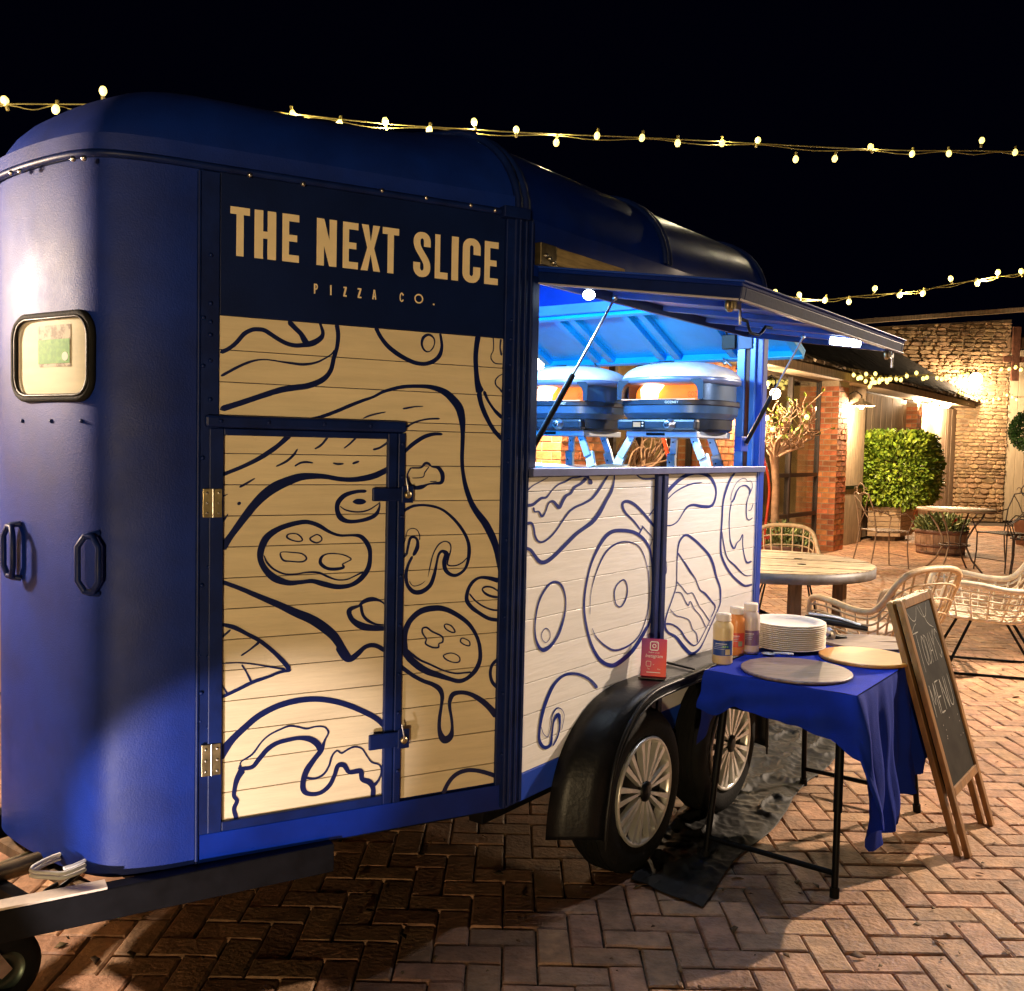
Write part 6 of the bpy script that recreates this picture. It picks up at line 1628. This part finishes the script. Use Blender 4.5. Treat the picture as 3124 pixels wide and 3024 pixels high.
# plants seen through the hatch: a second pollarded tree
tree2 = thing('pollarded_tree', 'twisted bare shrub seen through the hatch between the oven legs', 'tree', at(1920, 1500, 10.4))
def T4(px, py, dy=0.0): return at(px, py, 10.4 + dy)
tr0 = T4(1920, 1560); tr0.z = 0
obj('trunk', MB().tube([tr0, T4(1925, 1480), T4(1915, 1440)], [.05, .045, .045], 8), bark, tree2)
for k in range(30):
    ex = 1870 + 170 * rr.random(); ey = 1330 + 80 * rr.random(); dy = rr.uniform(-.3, .3)
    P = [T4(1915, 1445), T4((1915 + ex) / 2 + rr.uniform(-25, 25), 1420, dy), T4(ex, ey, dy), T4(ex + rr.uniform(-25, 25), ey - rr.uniform(10, 40), dy)]
    obj('branch', MB().tube([Vector(q) for q in cat_rom([tuple(q) for q in P], 3)], [.016 - .001 * i for i in range(10)], 5), bark, tree2)
# red banner pole behind the trailer corner and through the hatch
rp_m = mat('red_pole', (.62, .05, .01), .4, var=.1)
rpo = thing('parasol_pole', 'red orange curved pole standing behind the trailer corner', 'pole', at(2330, 1640, 11.2))
obj('pole', MB().tube([Vector(q) for q in cat_rom([tuple(at(x, y, 11.2)) for x, y in ((2331, 1690), (2331, 1640), (2341, 1560), (2347, 1500), (2343, 1450), (2330, 1400), (2310, 1350))], 4)], .016, 8), rp_m, rpo)
rpo2 = thing('parasol_pole', 'red orange sloping pole seen through the hatch', 'pole', at(2045, 1430, 9.5))
obj('pole', MB().tube([at(2024, 1335, 9.5), at(2036, 1380, 9.5), at(2052, 1440, 9.5), at(2070, 1560, 9.5)], .020, 8), rp_m, rpo2)

# ================================================================== string lights
sock_m = mat('bulb_socket', (.25, .20, .04), .5, var=.2)
b_me = MB().lathe([(0, -.034), (.012, -.030), (.020, -.016), (.021, -.004), (.014, .012), (.008, .018)], (0, 0, 0), Z, 10).mesh('bulb'); b_me.materials.append(bulb_w)
s_me = MB().lathe([(.009, .016), (.010, .040), (.007, .044), (0, .044)], (0, 0, 0), Z, 8).mesh('socket'); s_me.materials.append(sock_m)
def string_lights(label, pts, bulbs, depth, rs=1.0, twin=True, th=.004):
    """pts and bulbs as photograph columns and rows; depth(px) gives the distance at which the cable hangs"""
    T = thing('string_lights', label, 'string lights', at(pts[0][0], pts[0][1], depth(pts[0][0])), 'festoon strings over the courtyard')
    S_ = cat_rom([tuple(at(x, y, depth(x))) for x, y in pts], 8)
    obj('cable', MB().tube([Vector(p) for p in S_], th, 5), cable_m, T)
    if twin: obj('cable', MB().tube([Vector(p) + Z * (.010 * math.sin(i * .9)) + Vector((0, .012, -.012)) for i, p in enumerate(S_)], th * .8, 5), cable_m, T)
    for x, y in bulbs:
        c = at(x, y, depth(x)); cy_ = None
        for (xa, ya), (xb, yb) in zip(pts[:-1], pts[1:]):
            if xa <= x <= xb: cy_ = ya + (yb - ya) * (x - xa) / (xb - xa)
        up = cy_ is not None and y < cy_ - 3
        o = inst('bulb', b_me, c, T, rot=(math.pi + rnd.uniform(-.3, .3) if up else rnd.uniform(-.3, .3), rnd.uniform(-.3, .3), 0), scale=(rs,) * 3)
        s_ = bpy.data.objects.new('socket', s_me); COL.objects.link(s_); s_.parent = o
    return T
k_ = 1.594
main = [(560,217),(650,235),(738,235),(822,247),(908,236),(988,251),(1065,271),(1143,258),(1229,262),(1297,272),(1382,272),(1450,271),(1523,303),(1598,302),(1667,283),(1746,293),(1816,292),(1879,271),(1943,290)]
mbu = [(x * k_, y * k_) for x, y in main] + [(x * k_, y * k_) for x, y in ((10, 196), (107, 207), (197, 177), (-90, 200))] 
d1 = lambda x: 4.4 + max(0, x) * .00075
string_lights('warm festoon string crossing the sky above the trailer roof', [(-260, 322), (0, 318), (170, 318), (320, 320), (560, 330), (830, 342), (1180, 378), (1600, 405), (1960, 420), (2340, 440), (2700, 458), (2950, 460), (3124, 462), (3380, 455)], mbu + [(3220, 465)], d1, .86)
sec = [(1483,563),(1530,568),(1580,575),(1625,578),(1674,556),(1722,565),(1767,562),(1820,537),(1870,543),(1910,525),(1955,523)]
string_lights('second festoon string rising right from behind the raised hatch', [(2200, 905), (2364, 902), (2500, 915), (2620, 903), (2780, 890), (2900, 868), (3030, 846), (3124, 833), (3300, 800)], [(x * k_, y * k_ - 3) for x, y in sec], lambda x: 8.4, 1.0)
def z6(P): return [(2550 + x * .29286, 980 + y * .29286) for x, y in P]
string_lights('dense fairy lights bunched over the oak post and hedge', [(2600, 1140), (2640, 1150), (2700, 1152), (2760, 1146), (2840, 1143), (2930, 1138), (2960, 1132)], z6([(185,555),(318,558),(413,555),(235,590),(265,585),(250,580),(378,598),(312,620),(385,635),(370,640),(353,675),(410,632),(455,605),(455,628),(480,600),(525,605),(532,628),(555,600),(570,598),(630,597),(680,605),(738,565),(840,547),(910,593),(950,582),(1057,585),(1108,598),(1157,567),(1260,585)]), lambda x: 15.5, 1.35, th=.006)
string_lights('fairy lights swagged across the stone gable and cream doors', [(2925, 1140), (2955, 1134), (3020, 1132), (3060, 1120), (3124, 1122), (3200, 1124)], z6([(1325,535),(1373,540),(1557,550),(1612,518),(1725,497),(1807,494),(1873,475),(1930,500)]), lambda x: 21.5, 1.7, th=.006)
string_lights('lower fairy lights swagged across the stone gable', [(2915, 1185), (2960, 1205), (3000, 1222), (3060, 1212), (3110, 1210), (3200, 1205)], z6([(1285,720),(1280,752),(1305,750),(1330,758),(1410,770),(1437,757),(1470,805),(1522,825),(1550,830),(1575,825),(1643,817),(1697,805),(1785,775),(1838,787),(1885,815)]), lambda x: 22.0, 1.3, th=.005)
# a few bulbs on the pollarded tree
string_lights('small fairy lights caught in the pollarded tree', [(2340, 1290), (2400, 1260), (2440, 1300), (2465, 1276)], [(2342, 1279), (2357, 1308), (2462, 1275), (2343, 1172)], lambda x: 12.2, 1.4, twin=False)
for px_, py_, Y_ in ((2480, 915, 8.4), (2760, 890, 8.4), (3010, 850, 8.4)):
    point('string_glow', at(px_, py_ + 14, Y_), 34, (1, .78, .45), .05)
for px_, py_ in ((900, 346), (1177, 388), (1448, 376), (1698, 418), (2203, 420), (2660, 440)):
    point('string_glow', at(px_, py_ + 10, d1(px_)), 15, (1, .84, .55), .03)
# ================================================================== lamps
def glow_lamp(label, pos, watts, r=.05, col=WARM, wall=None, shade=None, gr=.05, hang=None, spot=None, lr=None):
    T = thing('wall_lamp', label, 'lamp', pos)
    pos = Vector(pos)
    obj('bulb', MB().ball(pos, gr, 14), bulb_m, T)
    if wall is not None:
        wv = Vector(wall)
        obj('bracket', MB().tube([pos + wv * .32 + Z * .16, pos + wv * .1 + Z * .26, pos + Z * .18, pos + Z * (gr + .01)], .012, 8), black, T)
        obj('wall_plate', MB().lathe([(0, 0), (.06, 0), (.055, .02), (0, .025)], pos + wv * .33 + Z * .16, -wv, 16), black, T)
    if shade:
        obj('lamp_shade', MB().lathe([(shade, gr * .1), (shade * .55, .055), (.05, .09), (.04, .13), (0, .135)], pos, Z, 28), shade_m, T)
    obj('lamp_holder', MB().lathe([(.022, gr * .8), (.024, gr + .05), (0, gr + .06)], pos, Z, 12), black, T)
    point('lamp_light', pos - Z * (gr + .03) if not spot else pos, watts, col, lr or r, T, spot=spot, to=(pos - Z) if spot else None)
    return T
glow_lamp('bright bulkhead lamp glowing on the stone gable', at(2977, 1157, 22.85), 420, .1, wall=(.0, 1, 0), gr=.15)
dl = at(2628, 1240, 16.2)
glow_lamp('flat enamel dish lamp by the oak post', dl, 420, .04, wall=(-.768, .64, 0), shade=.22, gr=.045)
glow_lamp('left glowing lamp behind the hedge', at(2800, 1214, 19.9), 260, .05, wall=(-.768, .64, 0), gr=.095)
glow_lamp('round lantern in the middle of the three lamps behind the hedge', at(2842, 1242, 20.8), 220, .05, wall=(-.768, .64, 0), gr=.085)
glow_lamp('right glowing lamp above the corner downpipe', at(2886, 1230, 21.8), 380, .05, wall=(-.768, .64, 0), gr=.12)
glow_lamp('bare lamp glowing before the glazed doors', at(2365, 1201, 13.5), 200, .05, wall=(-.5, .3, 0), gr=.075, shade=.0)
glow_lamp('lamp glaring past the hatch strut on the far pier', at(1648, 1112, 8.7), 480, .06, wall=(-.768, .64, 0), gr=.12)
glow_lamp('lamp glaring between right oven and rear post', at(2268, 1186, 12.2), 330, .06, wall=(-.768, .64, 0), gr=.10)
glow_lamp('enamel lamp on the left timber wall', KEYS['left'], 500, .05, wall=(-1, 0, 0), gr=.055, shade=.0, lr=.09, col=(1, .80, .62))
def post_lamp(label, pos, watts, r, col=WARM, base=None):
    T = thing('lamp_post', label, 'lamp post', (pos[0], pos[1], 0)); pos = Vector(pos)
    obj('post', MB().tube([Vector((pos.x, pos.y, 0)), pos - Z * .14], .035, 10), black, T)
    obj('lantern', MB().lathe([(.05, -.14), (.09, -.12), (.12, .0), (.09, .12), (0, .14)], pos, Z, 16), bulb_m, T)
    obj('cap', MB().lathe([(.14, .12), (.06, .18), (0, .2)], pos, Z, 16), black, T)
    point('lantern_light', pos - Z * .0 + Vector((0, 0, .0)), watts, col, r, T).data.use_shadow = True
    T.children[1].visible_shadow = True
    return T
def flood(label, pos, to, watts, col, r, spot, blend, energy_r=None):
    T = thing('flood_lamp', label, 'flood lamp', (pos[0], pos[1], 0)); pos = Vector(pos); d = (Vector(to) - pos).normalized()
    obj('post', MB().tube([Vector((pos.x, pos.y, 0)) - Vector((d.x, d.y, 0)) * .1, pos - Vector((d.x, d.y, 0)) * .1], .022, 8), black, T)
    obj('housing', MB().lathe([(0, -.10), (.07, -.09), (.08, .0), (.07, .0), (.06, -.03), (0, -.03)], pos, d, 20), black, T)
    obj('lens', MB().lathe([(0, -.025), (.06, -.025)], pos, d, 20), bulb_m, T)
    point('flood_light', pos + d * .03, watts, col, r, T, spot=spot, to=to, blend=blend)
    return T
flood('flood lamp on a post at the right of the courtyard', KEYS['right'], (2.6, 4.4, -1.2), 2900, (1.0, .77, .56), .06, 74, .45)
flood('added unseen flood lamp behind the viewer, lighting the sign panel', KEYS['behind'], (-0.2, 3.0, 2.55), 1300, (1.0, .72, .38), .12, 50, .95)  # added fill for the sign panel, kept low so the ground stays dark
flood('added unseen low spot brightening the lower left of the sign panel', KEYS['low'], (-.86, 2.45, .50), 270, (1.0, .86, .84), .02, 25, .5)  # spot added for the bright patch low on the sign panel

# ================================================================== timber wall at the left
lw0, lw1 = Vector((-3.42, 0.5, 0)), Vector((-3.02, 7.5, 0)); ld = (lw1 - lw0).normalized(); ln = Vector((ld.y, -ld.x, 0))
def LWf(a, o, z): return lw0 + ld * a + ln * o + Z * z
LW = thing('timber_wall', 'honey coloured board wall at the left edge behind the trailer nose', 'wall', LWf(3.5, 0, 0))
obj('backing', MB().bx(LWf, 0, 7, -.12, -.03, 0, 2.75), frame_m, LW)
hm = mat('honey_board', (.50, .33, .15), .6, var=.2, scale=4, stretch=(4, 4, .8), bump=.2, bscale=12, rv=.12)
for k in range(36): obj('board', MB().bx(LWf, .006 + k * .194, .19 + k * .194, -.028, 0, .02, 2.7), hm, LW, bevel=.003)
obj('wall_cap', MB().bx(LWf, 0, 7, -.14, .05, 2.75, 2.81), timber, LW)
cpm = thing('climbing_plant', 'bright green climber on the board wall at the left edge', 'plant', at(-20, 1480, 5.3)); mb = MB()
for k in range(420):
    p = at(rr.uniform(-60, 16), rr.uniform(1340, 1570), rr.uniform(5.15, 5.4)); scatter_leaves(mb, p, Vector((.6, -.6, .3)), rr.uniform(.05, .09), rr.uniform(.02, .03), rr)
tag(obj('foliage', mb, mat('climber_leaf', (.12, .30, .03), .5, island=.4, var=.3), cpm, fixn=False), kind='stuff')

# leaf litter and crumbs blown over the pavers
lit = MB()
for k in range(520):
    y = rr.uniform(2.2, 9); x = rr.uniform(-.55 * y, .58 * y)
    s = rr.uniform(.004, .013) if rr.random() < .8 else rr.uniform(.016, .03); t = rr.uniform(0, 6.28)
    c_, s_ = math.cos(t) * s, math.sin(t) * s
    lit.add([(x - c_, y - s_, .004), (x + s_ * .5, y - c_ * .5, .006 + s * .3), (x + c_, y + s_, .004), (x - s_ * .5, y + c_ * .5, .005)], [(0, 1, 2, 3)], True)
tag(obj('leaf_litter', lit, mat('dry_leaf', (.12, .07, .03), .8, island=.6, var=.3), solid=.0006), 'dry leaf scraps and crumbs scattered over the brick pavers', 'leaf litter', kind='stuff')
